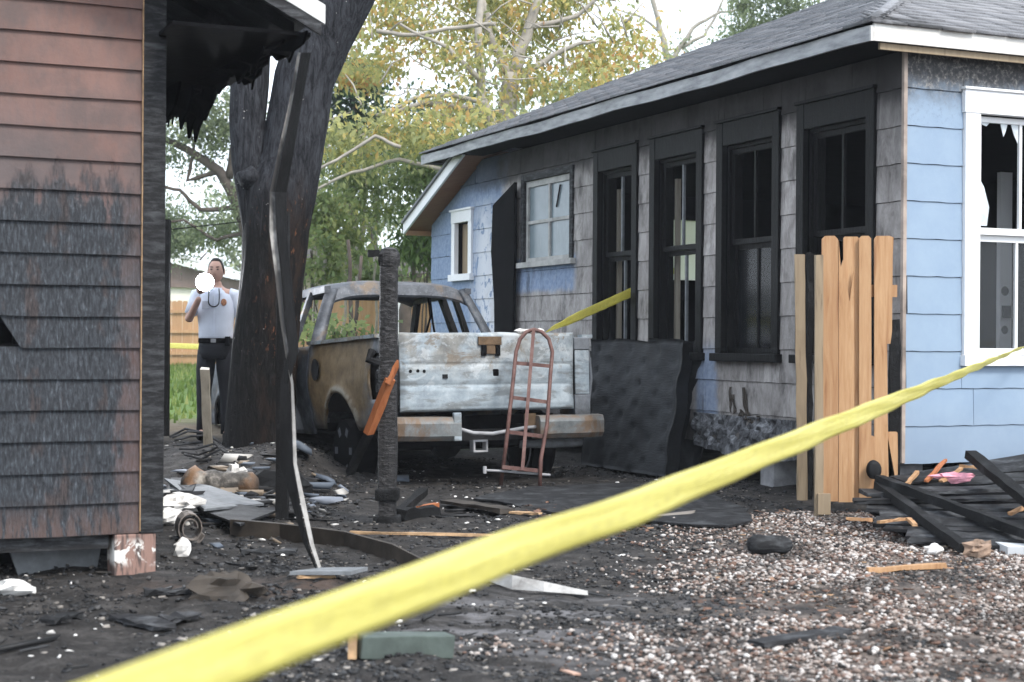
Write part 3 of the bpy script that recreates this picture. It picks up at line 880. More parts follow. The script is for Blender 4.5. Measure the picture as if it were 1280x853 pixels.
mb = MB(); mb.prism([(.22, .2, -.08), (.22, .55, -.08), (.25, .62, .125), (.25, .16, .125)], (1, 0, 0), .04); mb.build('skirt_panel', MAT['kraft'], LH)
MB().box((.6, -.05, -.1), (.64, 3.3, .2)).build('skirt_wall', MAT['black'], LH)
# eave: roof slope drops toward the yard
LE = 2.70; LOV, LG, LP = .79, .38, .5
def lr(x, o, off=0): return Vector((x, -o, LE + .09 + (LOV - o) * LP + off))
mb = MB()
xs = [-LG, 6.3]
mb.hexa([lr(xs[0], LOV), lr(xs[1], LOV), lr(xs[1], -3.6), lr(xs[0], -3.6), lr(xs[0], LOV, .05), lr(xs[1], LOV, .05), lr(xs[1], -3.6, .05), lr(xs[0], -3.6, .05)])
lroof = mb.build('roof', MAT['char'], LH)
for r in range(10):
    o0 = LOV + .03 - r * .13
    for q in range(14):
        xa = -LG - .02 + q * .3 + (r % 2) * .15
        mb = MB(); mb.hexa([lr(xa, o0, .051), lr(xa + .292, o0, .051), lr(xa + .292, o0 - .15, .051), lr(xa, o0 - .15, .051), lr(xa, o0, .068), lr(xa + .292, o0, .068), lr(xa + .292, o0 - .15, .056), lr(xa, o0 - .15, .056)])
        mb.build('shingle', MAT['roof'], lroof)
rk = mat_plain('smoked white rake board', (.62, .62, .61, 1), .6, vary=.2, scale=7)
mb = MB(); mb.hexa([lr(-LG - .03, LOV + .02, -.02), lr(-LG, LOV + .02, -.02), lr(-LG, -3.6, -.02), lr(-LG - .03, -3.6, -.02), lr(-LG - .03, LOV + .02, .075), lr(-LG, LOV + .02, .075), lr(-LG, -3.6, .075), lr(-LG - .03, -3.6, .075)])
mb.build('rake_board', rk, LH)
mb = MB(); mb.hexa([lr(-LG - .026, LOV - .0, -.085), lr(-LG, LOV, -.085), lr(-LG, -3.6, -.085), lr(-LG - .026, -3.6, -.085), lr(-LG - .026, LOV, -.022), lr(-LG, LOV, -.022), lr(-LG, -3.6, -.022), lr(-LG - .026, -3.6, -.022)])
mb.build('rake_trim', MAT['char_grey'], LH)
# level soffit, burnt ragged along the outer edge and hanging in shreds
V, T = [], []
mb = MB(); n = 70; rr = random.Random(3)
outer = []
for i in range(n + 1):
    x = -LG + .02 + 6.2 * i / n
    o = LOV - .03 - max(0, .10 * noise.noise(Vector((x * 2.2, 0, 0)))) + rr.uniform(-.02, .02)
    outer.append((x, o))
for i in range(n):
    (xa, oa), (xb, ob_) = outer[i], outer[i + 1]
    mb.hexa([(xa, -oa, LE), (xb, -ob_, LE), (xb, -.056, LE), (xa, -.056, LE), (xa, -oa, LE + .02), (xb, -ob_, LE + .02), (xb, -.056, LE + .02), (xa, -.056, LE + .02)])
mb.build('soffit', MAT['black'], LH)
for (px_, py_, L_s) in ((212, 112, .2), (228, 118, .22), (246, 118, .30), (258, 110, .2), (238, 122, .26), (275, 92, .12), (300, 78, .12)):
    q = WORLD['clapboard_house'].inverted() @ at(px_, py_, (LE - HC) * F / (unroll(px_, py_)[1] * -1))
    w = .34
    mb = MB(); mb.prism([(q.x - w, q.y, LE + .01), (q.x + w, q.y + .05, LE + .01), (q.x + w * .8, q.y + .02, LE - L_s * .3), (q.x + w * .35, q.y, LE - L_s * .55), (q.x + w * .15, q.y, LE - L_s * .5), (q.x, q.y, LE - L_s), (q.x - w * .3, q.y, LE - L_s * .75), (q.x - w * .6, q.y, LE - L_s * .6), (q.x - w * .9, q.y, LE - L_s * .2)], (.1, 1, 0), .015)
    mb.build('hanging_shred', MAT['black'], LH)
for i in range(34):
    x = -.1 + i * .18 + rr.uniform(-.05, .05); o = LOV - rr.uniform(.03, .2)
    L = rr.uniform(.03, .12)
    w = rr.uniform(.18, .34)
    mb = MB(); mb.prism([(x - w, -o, LE + .01), (x + w, -o + .02, LE + .01), (x + w * .7, -o, LE - L * .55), (x + w * .3, -o - .02, LE - L * .5), (x, -o, LE - L), (x - w * .35, -o + .01, LE - L * .6), (x - w * .8, -o, LE - L * .45)], (.1, 1, 0), .012)
    mb.build('hanging_shred', MAT['black'], LH)
for i in range(9):
    mb = MB(); x = -.1 + i * .6; mb.hexa([lr(x, LOV - .05, -.07), lr(x + .04, LOV - .05, -.07), lr(x + .04, -1, -.07), lr(x, -1, -.07), lr(x, LOV - .05, -.002), lr(x + .04, LOV - .05, -.002), lr(x + .04, -1, -.002), lr(x, -1, -.002)])
    mb.build('rafter', MAT['char'], LH)

# ------------------------------------------------------------------ trim strip hanging from the broken eave to the ground
strip_pts = [(374, 66, 7.98, 11), (362, 130, 8.0, 11), (350, 190, 8.0, 11), (339, 240, 8.02, 11), (342, 290, 8.02, 12), (349, 350, 8.05, 13), (353, 400, 8.05, 12), (357, 440, 8.05, 13), (365, 480, 8.06, 13), (366, 530, 8.06, 13), (367, 580, 8.08, 13), (376, 630, 8.1, 12), (389, 680, 8.12, 10), (399, 714, 8.13, 7)]
sp_w = M('bent white trim metal'); q = sp_w.noise(sp_w.pos(), 9, 5, .7)
_, _, sz_ = sp_w.sep(sp_w.pos()); q2 = sp_w.noise(sp_w.mul(sp_w.pos(), (1, 1, 1)), 3.2, 4, .6)
sc_ = sp_w.ramp(q, [(.3, (.3, .28, .26, 1)), (.5, (.55, .53, .50, 1)), (.75, (.75, .74, .72, 1))])
sc_ = sp_w.mix(sp_w.math('MULTIPLY', sp_w.rng(sz_, .55, 1.3, .3, .95), sp_w.rng(q2, .33, .50)), sc_, (.05, .048, .047, 1))
sp_w.out(sc_, .5)
ST = thing('trim_strip', 'twisted white and black metal trim strip hanging from the left eave to the ground', 'metal strip', gnd(398, 716))
def ribbon(mb, pts, offs, th):
    rings = []
    for (px, py, d, w), (o0, o1) in zip(pts, offs):
        jj = RNG.uniform(-1.2, 1.2)
        a, b = at(px + o0 + jj, py, d), at(px + o1 + jj, py, d + (.05 if o1 > 0 else .0))
        rings.append([a, b, b + Vector((0, th, 0)), a + Vector((0, th, 0))])
    return mb.rings(rings)
ow = [(-1, 2), (-1, 3), (-2, 3), (-3, 3), (-4, 4), (-4, 3), (-2, 3), (-1, 3), (-2, 1), (0, 4), (1, 5), (0, 6), (-2, 3), (-1, 3)]
ok_ = [(4, 16), (4, 16), (4, 18), (5, 20), (6, 17), (5, 15), (5, 16), (4, 17), (-14, -4), (-15, -1), (-16, 0), (-12, -2), (-9, -4), (-4, -2)]
ribbon(MB(), strip_pts, ow, .006).build('white_face', sp_w.m, ST, world=True)
ribbon(MB(), strip_pts, ok_, .006).build('scorched_face', MAT['soot_frame'], ST, world=True)

# ------------------------------------------------------------------ posts
cpm = M('ribbed charcoal'); q = cpm.pos(); rib = cpm.noise(cpm.mul(q, (1, 1, 3.2)), 19, 4, .7, .5); fin = cpm.noise(q, 60, 3, .7)
cpm.bump(cpm.math('ADD', rib, cpm.math('MULTIPLY', fin, .4)), 1, .02)
MAT['char_post'] = cpm.out(cpm.ramp(rib, [(.36, (.006, .006, .0065, 1)), (.52, (.022, .021, .022, 1)), (.7, (.085, .082, .084, 1))]), .6, 0, .4)
def post(name, label, px_b, py_b, top, w, mat, lean=(0, 0), cap=False):
    p = gnd(px_b, py_b)
    mb = MB(); zb_ = -.1
    n = 16; rings = []
    for i in range(n + 1):
        z = zb_ + (top - zb_) * i / n; a = w / 2 * (1 + .06 * noise.noise(Vector((px_b, z * 3, 0))))
        c = Vector((lean[0] * z, lean[1] * z, z)); ring = []
        for j in range(12):
            th = 2 * math.pi * (j + .5) / 12
            s_ = 1 / max(abs(math.cos(th)), abs(math.sin(th)))
            s_ = min(s_, 1.22) * a * (1 + .10 * noise.noise(Vector((math.cos(th) * 2, math.sin(th) * 2, z * 14 + px_b))))
            ring.append(c + Vector((math.cos(th) * s_, math.sin(th) * s_, 0)))
        rings.append(ring)
    mb.rings(rings)
    if cap:
        pass
    return p, mb
PT = gnd(484, 655)
p, mb = post('charred_post', '', 484, 655, 1.70, .118, None)
P1 = thing('fence_post', 'charred black square post with a knobbly cap in front of the truck', 'post', p)
mb.build('shaft', MAT['char_post'], P1, smooth=False)
MB().lathe([(.03, 1.66), (.068, 1.665), (.073, 1.70), (.069, 1.74), (.055, 1.77), (.02, 1.785)], (0, 0, 0), 'Z', 9).build('cap', MAT['char_post'], P1)
mb = MB(); mb.beam((-.06, 0, 1.74), (-.13, -.01, 1.745), .045, .04, n=3, rough=.008); mb.build('hinge', MAT['steel_black'], P1)
for a_, z0_, z1_ in ((.085, -.02, .06), (.075, .16, .235)):
    mb = MB(); mb.box((-a_, -a_, z0_), (a_, a_, z1_)); mb.build('base_collar', MAT['char'], P1, bevel=.01)
mb = MB(); mb.tube([(-.05, -.05, 1.04), (-.12, -.06, 1.06), (-.10, -.03, 1.12)], .028, 7); mb.build('latch', MAT['steel_black'], P1)

p, mb = post('x', '', 352, 652, 1.9, .085, None, (-.003, 0))
P2 = tag(mb.build('fence_post', MAT['char']), 'thin charred post standing between the trim strip and the thick burnt tree', 'post'); P2.location = p
p, mb = post('x', '', 206, 552, 2.0, .085, None)
P3 = tag(mb.build('fence_post', MAT['char']), 'scorched post beside the corner of the brown house, left of the man', 'post'); P3.location = p + Vector((0, 0, .05))

# leaning sticks
def stick(name, label, cat, a, b, w, h, mat, **kw):
    mb = MB(); mb.beam(a, b, w, h, n=6, rough=kw.get('rough', .002), taper=kw.get('taper', 1), sag=kw.get('sag', 0))
    return tag(mb.build(name, mat, bevel=kw.get('bevel', 0)), label, cat)
OS = thing('broken_stake', 'orange red broken wooden stake leaning against the charred post', 'stake', gnd(436, 590))
mb = MB(); mb.beam(at(437, 592, 10.42), at(461, 542, 10.24), .05, .04, n=4, rough=.004); mb.build('charred_end', MAT['char'], OS, world=True)
mb = MB(); mb.beam(at(461, 542, 10.24), at(488, 474, 10.12), .062, .04, n=4, rough=.003); mb.beam(at(486, 480, 10.11), at(498, 450, 10.09), .075, .03, n=3, rough=.008, taper=.3); mb.build('bare_wood', MAT['orange_wood'], OS, world=True)
stick('grey_stake', 'weathered grey stake leaning upright in front of the man in the white shirt', 'stake', at(260, 557, 14.3), at(256, 461, 14.05), .075, .06, MAT['grey_wood'], rough=.004)

# ------------------------------------------------------------------ gate of fresh pine pickets on the right
GT = thing('picket_gate', 'broken gate panel of fresh orange pine pickets with a black latch', 'gate', gnd(1060, 634))
GD = 11.12
def picket(pl, pr, yt, yb, d, mat, name='picket', notch=None, th=.018):
    a, b = at(pl, yb, d), at(pr, yb, d); c, e = at(pr, yt, d), at(pl, yt, d)
    w = (b - a).length; k = .025 * RNG.uniform(.25, 1.0)
    poly = [a, b, b.lerp(c, .5) + Vector((.002, 0, 0)), c - Vector((0, 0, k)), c - Vector((k, 0, 0)), e + Vector((k, 0, 0)), e - Vector((0, 0, k)), a.lerp(e, .5)]
    if notch: poly = [a, b] + [at(x, y, d) for x, y in notch] + [e - Vector((0, 0, k)), a.lerp(e, .5)]
    mb = MB(); mb.prism(poly, (0, 1, 0), th)
    return mb.build(name, mat, GT, world=True)
picket(1027.5, 1047.5, 295, 627, 11.12, MAT['pine'])
picket(1048.5, 1067.5, 296, 628, 11.13, MAT['pine'], notch=[(1067.5, 430), (1067, 340), (1062, 377), (1058, 350), (1054, 325), (1051, 335)])
picket(1054.5, 1073.5, 296, 627, 11.16, MAT['pine'])
picket(1074, 1089, 295, 627, 11.13, MAT['pine'])
picket(1087, 1093, 545, 621, 11.15, MAT['pine'])
picket(1093, 1120, 295, 600, 11.18, MAT['pine'], notch=[(1111, 604), (1110, 560), (1109, 430), (1113, 430), (1115, 415), (1116, 320), (1117, 297), (1112, 295), (1096, 295)])
picket(1108, 1122, 540, 605, 11.2, MAT['pine'])
for z_ in (.45, 1.55):
    mb = MB(); mb.beam((2.18, 11.21, z_), (2.70, 11.25, z_), .04, .085); mb.build('rail', MAT['pine'] if z_ > 1 else MAT['old_wood'], GT, world=True)
mb = MB(); mb.lathe([(.01, 0), (.045, .004), (.05, .012), (.03, .02), (.03, .035), (.045, .045), (.048, .06), (.03, .07), (.004, .072)], (0, 0, 0), 'Y', 14)
g_ = at(1091, 587, 11.1); mb.v = [Vector((v.x, -v.y, v.z * 1.35)) + g_ for v in mb.v]; mb.f = [f[::-1] for f in mb.f]
mb.build('latch', MAT['steel_black'], GT, smooth=True, world=True)
mb = MB(); mb.beam(at(1118, 610, 11.27), at(1118, 400, 11.27), .07, .06, n=6, rough=.006); mb.build('charred_stile', MAT['char'], GT, world=True)
p = gnd(1024, 646)
mb = MB(); mb.beam((0, 0, -.05), (-.01, .0, 1.73), .055, .05, n=5, rough=.003); mb.beam((.03, -.03, -.03), (.03, -.03, .11), .085, .04)
P4 = tag(mb.build('gate_post', MAT['old_wood']), 'weathered tan post at the hinge side of the pine picket gate', 'post'); P4.location = p
p = gnd(1003, 626)
PB = thing('loose_picket', 'narrow pale board with one scorched edge left of the gate post', 'board', p)
mb = MB(); mb.beam((0, 0, -.04), (-.03, .02, 1.84), .075, .02, (0, 1, 0), n=10, rough=.006); mb.build('board', MAT['old_wood'], PB)
mb = MB(); mb.beam((.062, .05, -.04), (.05, .06, 1.86), .04, .03, (0, 1, 0), n=10, rough=.010); mb.build('charred_strip', MAT['char'], PB)

# ------------------------------------------------------------------ charred slabs leaning on the sooted wall
def slab(name, label, cat, c, th, mat, dents=True, wave=.03, seed=0):
    BL, BR, TR, TL = c
    nrm = (BR - BL).cross(TL - BL).normalized()
    if nrm.y > 0: nrm = -nrm
    mb = MB(); nu, nv = 40, 36; F_, B_ = {}, {}
    for i in range(nu + 1):
        for j in range(nv + 1):
            u, v = i / nu, j / nv
            p = BL.lerp(BR, u).lerp(TL.lerp(TR, u), v)
            d = wave * noise.noise(Vector((u * 3 + seed, v * 3, 1))) + .012 * noise.noise(Vector((u * 12, v * 12, seed)))
            if dents:
                a, b = u * 6, v * 6 + .5 * (int(u * 6) % 2)
                du, dv = a - math.floor(a) - .5, b - math.floor(b) - .5
                d -= .028 * math.exp(-((du * 1.6) ** 2 + (dv * 1.4) ** 2) / .05)
            e = (BR - BL).normalized() * (.05 * noise.noise(Vector((v * 5, seed, 4))) * sstep(.8, 1, u)) + Vector((0, 0, .03 * noise.noise(Vector((u * 4, seed, 8))) * sstep(.85, 1, v)))
            F_[i, j] = p + nrm * (d + th / 2) + e; B_[i, j] = p - nrm * th / 2 + e
    for S in (F_, B_):
        mb.grid(lambda u, v: S[round(u * nu), round(v * nv)], nu, nv)
    k = (nu + 1) * (nv + 1); idx = lambda i, j: i * (nv + 1) + j
    loop = [(i, 0) for i in range(nu)] + [(nu, j) for j in range(nv)] + [(i, nv) for i in range(nu, 0, -1)] + [(0, j) for j in range(nv, 0, -1)]
    for q in range(len(loop)):
        a, b = idx(*loop[q]), idx(*loop[(q + 1) % len(loop)])
        mb.f.append((a, b, b + k, a + k))
    return tag(mb.build(name, mat, smooth=True), label, cat)
slab_m = M('charred mattress'); p_ = slab_m.pos()
sn = slab_m.noise(p_, 6, 6, .7); sw = slab_m.noise(slab_m.mul(p_, (1, 1, 6)), 14, 3)
slab_m.bump(slab_m.math('ADD', sn, sw), .4, .01)
slab_m.out(slab_m.ramp(sn, [(.3, (.010, .011, .012, 1)), (.55, (.019, .021, .024, 1)), (.8, (.04, .043, .047, 1))]), .7, 0, .4)
def wl(t, w, z): return WORLD['burned_house'] @ Vector((t, w, z))
BLp, BRp = gnd(733, 584), gnd(838, 600)
slab('charred_mattress', 'large black dimpled mattress leaning on the sooted wall beside the truck', 'mattress', (BLp, BRp, at(862, 428, 14.2), at(745, 425, 15.3)), .12, slab_m.m, True, .05, 3)
slab('charred_mattress', 'narrower black slab behind the dimpled mattress, its right edge against the wall', 'mattress', (gnd(806, 590), gnd(876, 592), at(891, 428, 14.05), at(812, 424, 14.75)), .09, slab_m.m, False, .04, 9)
# black warped panel standing against the wall next to the hazed window
mb = MB()
pl = [(7.02, .5), (6.72, .5), (6.72, 1.6), (6.69, 2.2), (6.7, 2.93), (7.30, 2.72), (7.34, 2.2), (7.24, 1.6), (7.22, 1.0)]
mb.prism([wl(t, .06, z) for t, z in pl], WORLD['burned_house'].to_3x3() @ Vector((0, 1, 0)), .035)
tag(mb.build('charred_shutter', MAT['black']), 'warped black shutter panel against the wall left of the hazed window', 'shutter')
# ------------------------------------------------------------------ burnt pickup truck
TH = math.radians(25.5)
TC = Vector((-1.058 + .98 * math.cos(TH), 12.9 + .98 * math.sin(TH), 0))
TR = thing('pickup_truck', 'burnt-out pickup truck with rusty bed side and ash white tailgate', 'truck', TC, (-math.radians(2.3), math.radians(-.4), TH))
def truck_mat(name, kind):
    m = M(name); o = m.obj(TR); x, y, z = m.sep(o)
    n = m.noise(o, 2.1, 6, .65, .6); n2 = m.noise(o, 8, 6, .7); f = m.noise(o, 40, 4, .7)
    if kind == 'gate':
        c = m.ramp(n2, [(.25, (.21, .25, .285, 1)), (.5, (.32, .375, .415, 1)), (.75, (.46, .51, .54, 1))])
        up = m.math('MULTIPLY', m.rng(z, .80, 1.12), m.rng(n, .40, .56))
        c = m.mix(m.math('MULTIPLY', m.math('MULTIPLY', up, .8), m.rng(x, .55, .2, .25, 1)), c, m.ramp(n2, [(.3, (.13, .115, .095, 1)), (.6, (.27, .255, .225, 1))]))
        sx = m.noise(m.mul(o, (1.4, 1, 5)), 2.3, 5, .6)
        c = m.mix(m.rng(sx, .50, .62, 0, .75), c, (.17, .18, .18, 1))
        bl = m.noise(o, 4.2, 5, .7, .8)
        c = m.mix(m.math('MULTIPLY', m.rng(bl, .53, .60, 0, .7), m.rng(z, .85, 1.05)), c, m.mix(n2, (.09, .075, .06, 1), (.24, .17, .10, 1)))
        c = m.mix(m.math('MULTIPLY', m.rng(bl, .46, .40, 0, .5), m.rng(z, .72, .85)), c, (.52, .55, .57, 1))
        c = m.mix(m.rng(f, .62, .75, 0, .5), c, (.72, .74, .74, 1))
    elif kind == 'bed':
        rust = m.ramp(n2, [(.28, (.10, .062, .028, 1)), (.5, (.19, .125, .058, 1)), (.75, (.26, .19, .10, 1))])
        grey = m.ramp(n2, [(.3, (.12, .13, .145, 1)), (.7, (.25, .265, .285, 1))])
        d1 = m.math('ADD', m.math('MULTIPLY', m.math('SUBTRACT', y, .95), m.math('SUBTRACT', y, .95)), m.math('MULTIPLY', m.math('SUBTRACT', z, 1.0), m.math('SUBTRACT', z, .95)))
        k = m.math('ADD', d1, m.math('MULTIPLY', m.math('SUBTRACT', n, .5), .9))
        c = m.mix(m.rng(k, .42, .75), rust, grey)
        c = m.mix(m.rng(f, .6, .75, 0, .4), c, (.33, .30, .25, 1))
        rr_ = m.math('SQRT', m.math('ADD', m.math('MULTIPLY', m.math('SUBTRACT', y, .95), m.math('SUBTRACT', y, .95)), m.math('MULTIPLY', m.math('SUBTRACT', z, .34), m.math('SUBTRACT', z, .34))))
        c = m.mix(m.math('MULTIPLY', m.rng(m.math('ABSOLUTE', m.math('SUBTRACT', rr_, .46)), .05, .01, 0, .75), m.rng(n2, .35, .55)), c, (.34, .32, .27, 1))
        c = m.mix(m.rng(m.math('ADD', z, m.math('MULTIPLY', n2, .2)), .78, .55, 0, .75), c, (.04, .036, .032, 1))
    elif kind == 'cab':
        c = m.ramp(n2, [(.25, (.035, .039, .046, 1)), (.5, (.085, .093, .108, 1)), (.75, (.19, .203, .225, 1))])
        c = m.mix(m.rng(n, .52, .66, 0, .7), c, (.20, .14, .085, 1))
        c = m.mix(m.rng(f, .6, .74, 0, .4), c, (.5, .52, .54, 1))
    else:   # bumper: rust along edges, grey scale between
        c = m.ramp(n2, [(.25, (.08, .088, .09, 1)), (.55, (.18, .195, .20, 1)), (.8, (.31, .33, .335, 1))])
        e = m.rng(m.math('ABSOLUTE', m.math('SUBTRACT', z, .455)), .05, .085)
        c = m.mix(m.math('MAXIMUM', m.math('MULTIPLY', e, m.rng(n2, .38, .62, 0, .8)), m.rng(n, .45, .60, 0, .85)), c, m.mix(n2, (.10, .06, .035, 1), (.21, .13, .07, 1)))
    m.bump(m.math('ADD', n2, f), .22, .006)
    return m.out(c, .62, .15, .4)
MG, MBED, MCAB, MBUM = truck_mat('ash white burnt steel', 'gate'), truck_mat('ochre rusted burnt steel', 'bed'), truck_mat('blue grey burnt steel', 'cab'), truck_mat('scaled bumper steel', 'bumper')
MRUST = mat_plain('brown rust', (.13, .085, .05, 1), .8, .1, .4, 14, .3)
def hw(z):
    pts = [(.30, .90), (.45, .93), (.62, .965), (.85, .995), (1.02, .985), (1.22, .955)]
    for (a, b), (c, d) in zip(pts, pts[1:]):
        if z <= c: return b + (d - b) * max(0, (z - a) / (c - a))
    return pts[-1][1]
def side(name, sx, y0, y1, mat, top, arch=None, hole=None, zlow=.45, n=26, crease=True):
    R_, zc = .43, .34
    mb = MB(); V = {}; nv = 18
    ys = [y0 + (y1 - y0) * i / n for i in range(n + 1)]
    for i, y in enumerate(ys):
        lo = zlow
        if arch is not None and abs(y - arch) < R_: lo = max(lo, zc + math.sqrt(R_ ** 2 - (y - arch) ** 2))
        t_ = top(y) if callable(top) else top
        for j in range(nv + 1):
            z = lo + (t_ - lo) * j / nv
            x = hw(z)
            if crease: x -= .022 * math.exp(-((z - .60) / .018) ** 2)
            if arch is not None:
                r = math.hypot(y - arch, z - zc); x += .035 * math.exp(-((r - R_ - .02) / .05) ** 2)
            x += .006 * noise.noise(Vector((y * 3, z * 3, sx)))
            V[i, j] = len(mb.v); mb.v.append(Vector((sx * x, y, z)))
    for i in range(n):
        for j in range(nv):
            ym = (ys[i] + ys[i + 1]) / 2; zm = (mb.v[V[i, j]].z + mb.v[V[i + 1, j + 1]].z) / 2
            if hole and hole[0] < ym < hole[1] and hole[2] < zm < hole[3] + (hole[4] if len(hole) > 4 else 0) * ym: continue
            f = (V[i, j], V[i + 1, j], V[i + 1, j + 1], V[i, j + 1])
            mb.f.append(f if sx < 0 else f[::-1])
    mb.f = [f[::-1] for f in mb.f]
    return mb.build(name, mat, TR, smooth=True, solid=.018)
RAIL = 1.215
for sx in (-1, 1):
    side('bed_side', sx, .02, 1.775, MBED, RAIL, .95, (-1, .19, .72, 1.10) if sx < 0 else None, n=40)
    side('rear_door', sx, 1.79, 2.74, MCAB, 1.20, zlow=.40)
    side('front_door', sx, 2.755, 4.0, MCAB, 1.19, zlow=.40)
    side('front_fender', sx, 4.015, 5.55, MCAB, lambda y: 1.17 - .07 * max(0, y - 4.3), 4.65, n=30)
    mb = MB(); mb.beam((sx * .95, .02, RAIL + .008), (sx * .95, 1.775, RAIL + .008), .10, .03, n=8, rough=.003); mb.build('bed_rail', MG, TR)
    mb = MB(); mb.box((min(sx * .80, sx * .81), .03, .60), (max(sx * .80, sx * .81), 1.74, RAIL - .01)); mb.build('bed_inner_wall', MAT['steel_black'], TR)
    mb = MB(); x0, x1 = sorted((sx * .815, sx * .965)); mb.box((x0, .005, 1.105), (x1, .05, RAIL - .005)); mb.build('tail_column', MBED, TR, bevel=.008); mb = MB(); mb.box((x0, .005, .50), (x1, .05, .72)); mb.build('tail_column', MBED, TR, bevel=.008)
    mb = MB(); x0, x1 = sorted((sx * .82, sx * .93)); mb.box((x0, .03, .722), (x1, .2, 1.10)); tl = mb.build('taillight_recess', MAT['steel_black'], TR)
    if sx > 0:
        mb = MB(); mb.box((x0 + .004, .010, .724), (x1 + .03, .03, 1.10)); mb.build('tail_panel', MG, TR, bevel=.006)
        continue
    for q in range(3):
        MB().lathe([(.005, -.012), (.035, -.01), (.045, 0), (.03, .02)], (sx * .945, .1, .80 + q * .11), 'X', 9).build('lamp_socket', MAT['char_grey'], tl)
mb = MB(); mb.box((-.80, .04, .60), (.80, 1.75, .66)); mb.box((-.80, 1.72, .66), (.80, 1.76, RAIL - .02)); mb.build('bed_floor', MAT['steel_black'], TR)
fc = MB(); fc.lathe([(.09, 0), (.10, .012), (.085, .014), (.02, .006)], (-.998, 1.52, .98), 'X', 14); fc.v = [Vector((2 * -.998 - v.x, v.y, v.z)) for v in fc.v]; fc.build('fuel_door', MAT['steel_black'], TR)
# tailgate with pressed ribs; raised black pieces imitate the shade of recess and holes
tg = MB()
def tgp(u, v):
    x, z = -.795 + 1.59 * u, .60 + .65 * v
    d = .0
    for zc in (.815, .99): d -= .007 * math.exp(-((z - zc) / .007) ** 2)
    for a, b in ((.63, .80), (.83, .975)): d += .005 * sstep(a, a + .03, z) * (1 - sstep(b - .03, b, z)) * sstep(-.78, -.74, x) * (1 - sstep(.74, .78, x))
    d += .016 * noise.noise(Vector((x * 2.2, z * 3, 1))) + .004 * noise.noise(Vector((x * 12, z * 12, 4)))
    edge = min(u, 1 - u, v, 1 - v)
    d -= .03 * (1 - sstep(0, .025, edge))
    return (x, -.035 - d, z + (.012 * noise.noise(Vector((x * 4, 0, 3))) if v > .99 else 0))
tg.grid(tgp, 70, 60)
tg.box((-.793, -.004, .602), (.793, .028, 1.235))
tgo = tg.build('tailgate', MG, TR, smooth=True)
def tgbit(name, x0, x1, z0, z1, mat, y=-.060, th=.02, bev=.003):
    MB().box((x0, y, z0), (x1, y + th, z1)).build(name, mat, tgo, bevel=bev)
tgbit('handle_plate', -.11, .10, 1.145, 1.215, MRUST, -.058)
tgbit('handle_plate', -.035, .045, 1.07, 1.144, MRUST, -.052)
for a, b in ((-.08, -.037), (.047, .09)): tgbit('handle_hole_shade', a, b, 1.055, 1.143, MAT['black'], -.054)  # solid black blocks, proud of the panel, painted as shade inside holes
tgbit('lock_hole_shade', .02, .075, .885, .945, MAT['black'], -.053, .02, .012)
tgbit('badge_hole_shade', -.435, -.39, .87, .905, MAT['steel_black'], -.053)
for x_ in (-.72, -.655, -.60): MB().lathe([(.004, -.002), (.014, 0), (.014, .02)], (x_, -.054, .935 + RNG.uniform(-.01, .01)), 'Y', 8).build('stud_hole_shade', MAT['black'], tgo)
for x_, w_ in ((.35, .05), (.44, .08), (.53, .05)): mb = MB().lump((x_ - .05, .0, 1.265), (w_, .03, .02), seg=(7, 4)); mb.build('ash_lump', MAT['paper_white'], tgo)
# bumper halves, hitch, sagging cable, pipe
def bump_half(x0, x1):
    mb = MB(); rings = []; n = 14
    prof = [(-.20, .36), (-.235, .40), (-.24, .50), (-.22, .545), (-.13, .555), (-.05, .55), (-.05, .36)]
    for i in range(n + 1):
        x = x0 + (x1 - x0) * i / n; k = sstep(.82, 1.0, abs(x)) * .07
        rings.append([(x, y + k + .006 * noise.noise(Vector((x * 5, z * 9, 2))), z + .008 * noise.noise(Vector((x * 4, y * 3, 8)))) for y, z in prof])
    mb.rings(rings)
    return mb.build('bumper', MBUM, TR)
bump_half(-.985, -.36).rotation_euler = (0, math.radians(.5), 0)
b2 = bump_half(.36, 1.0)
mb = MB(); mb.box((-.42, -.236, .36), (-.352, -.20, .59)); mb.build('bumper_bracket', MG, TR, bevel=.006)
mb = MB(); mb.box((.26, -.15, .44), (.36, -.13, .57)); mb.build('bumper_bracket', MRUST, TR)
mb = MB(); mb.tube([(-.35, -.15, .46), (-.22, -.16, .42), (-.05, -.17, .41), (.1, -.16, .43), (.25, -.15, .45), (.4, -.14, .46)], .016, 8); mb.build('wiring_loom', MAT['concrete'], TR, smooth=True)
mb = MB(); mb.beam((-.42, -.02, .40), (.42, -.02, .40), .09, .09); mb.beam((-.35, -.02, .42), (-.35, 5.2, .44), .08, .12); mb.beam((.35, -.02, .42), (.35, 5.2, .44), .08, .12); mb.build('frame_rail', MAT['steel_black'], TR)
mb = MB()
for (a, b, c, d) in ((-.19, -.06, .26, .275), (-.19, -.06, .345, .36), (-.19, -.175, .276, .344), (-.075, -.06, .276, .344)): mb.box((a, -.10, c), (b, -.02, d))
mb.build('hitch_receiver', MAT['concrete'], TR)
mb = MB(); mb.tube([(-.9, .95, .30), (.9, .95, .30)], .05, 10); mb.lathe([(.01, -.14), (.13, -.08), (.15, 0), (.13, .08), (.01, .14)], (0, .95, .31), 'Y', 12); mb.build('rear_axle', MAT['steel_black'], TR)
mb = MB(); mb.tube([(.30, .05, .31), (.55, -.02, .31), (.78, -.02, .31), (.86, -.02, .315)], [.035, .04, .04, .03], 10); mb.build('tail_pipe', MAT['kraft'], TR, smooth=True)
mb = MB(); mb.box((-.75, .3, .30), (.75, .34, .56)); mb.box((-.78, .34, .50), (.78, 4.6, .54)); mb.build('underbody', MAT['black'], TR)
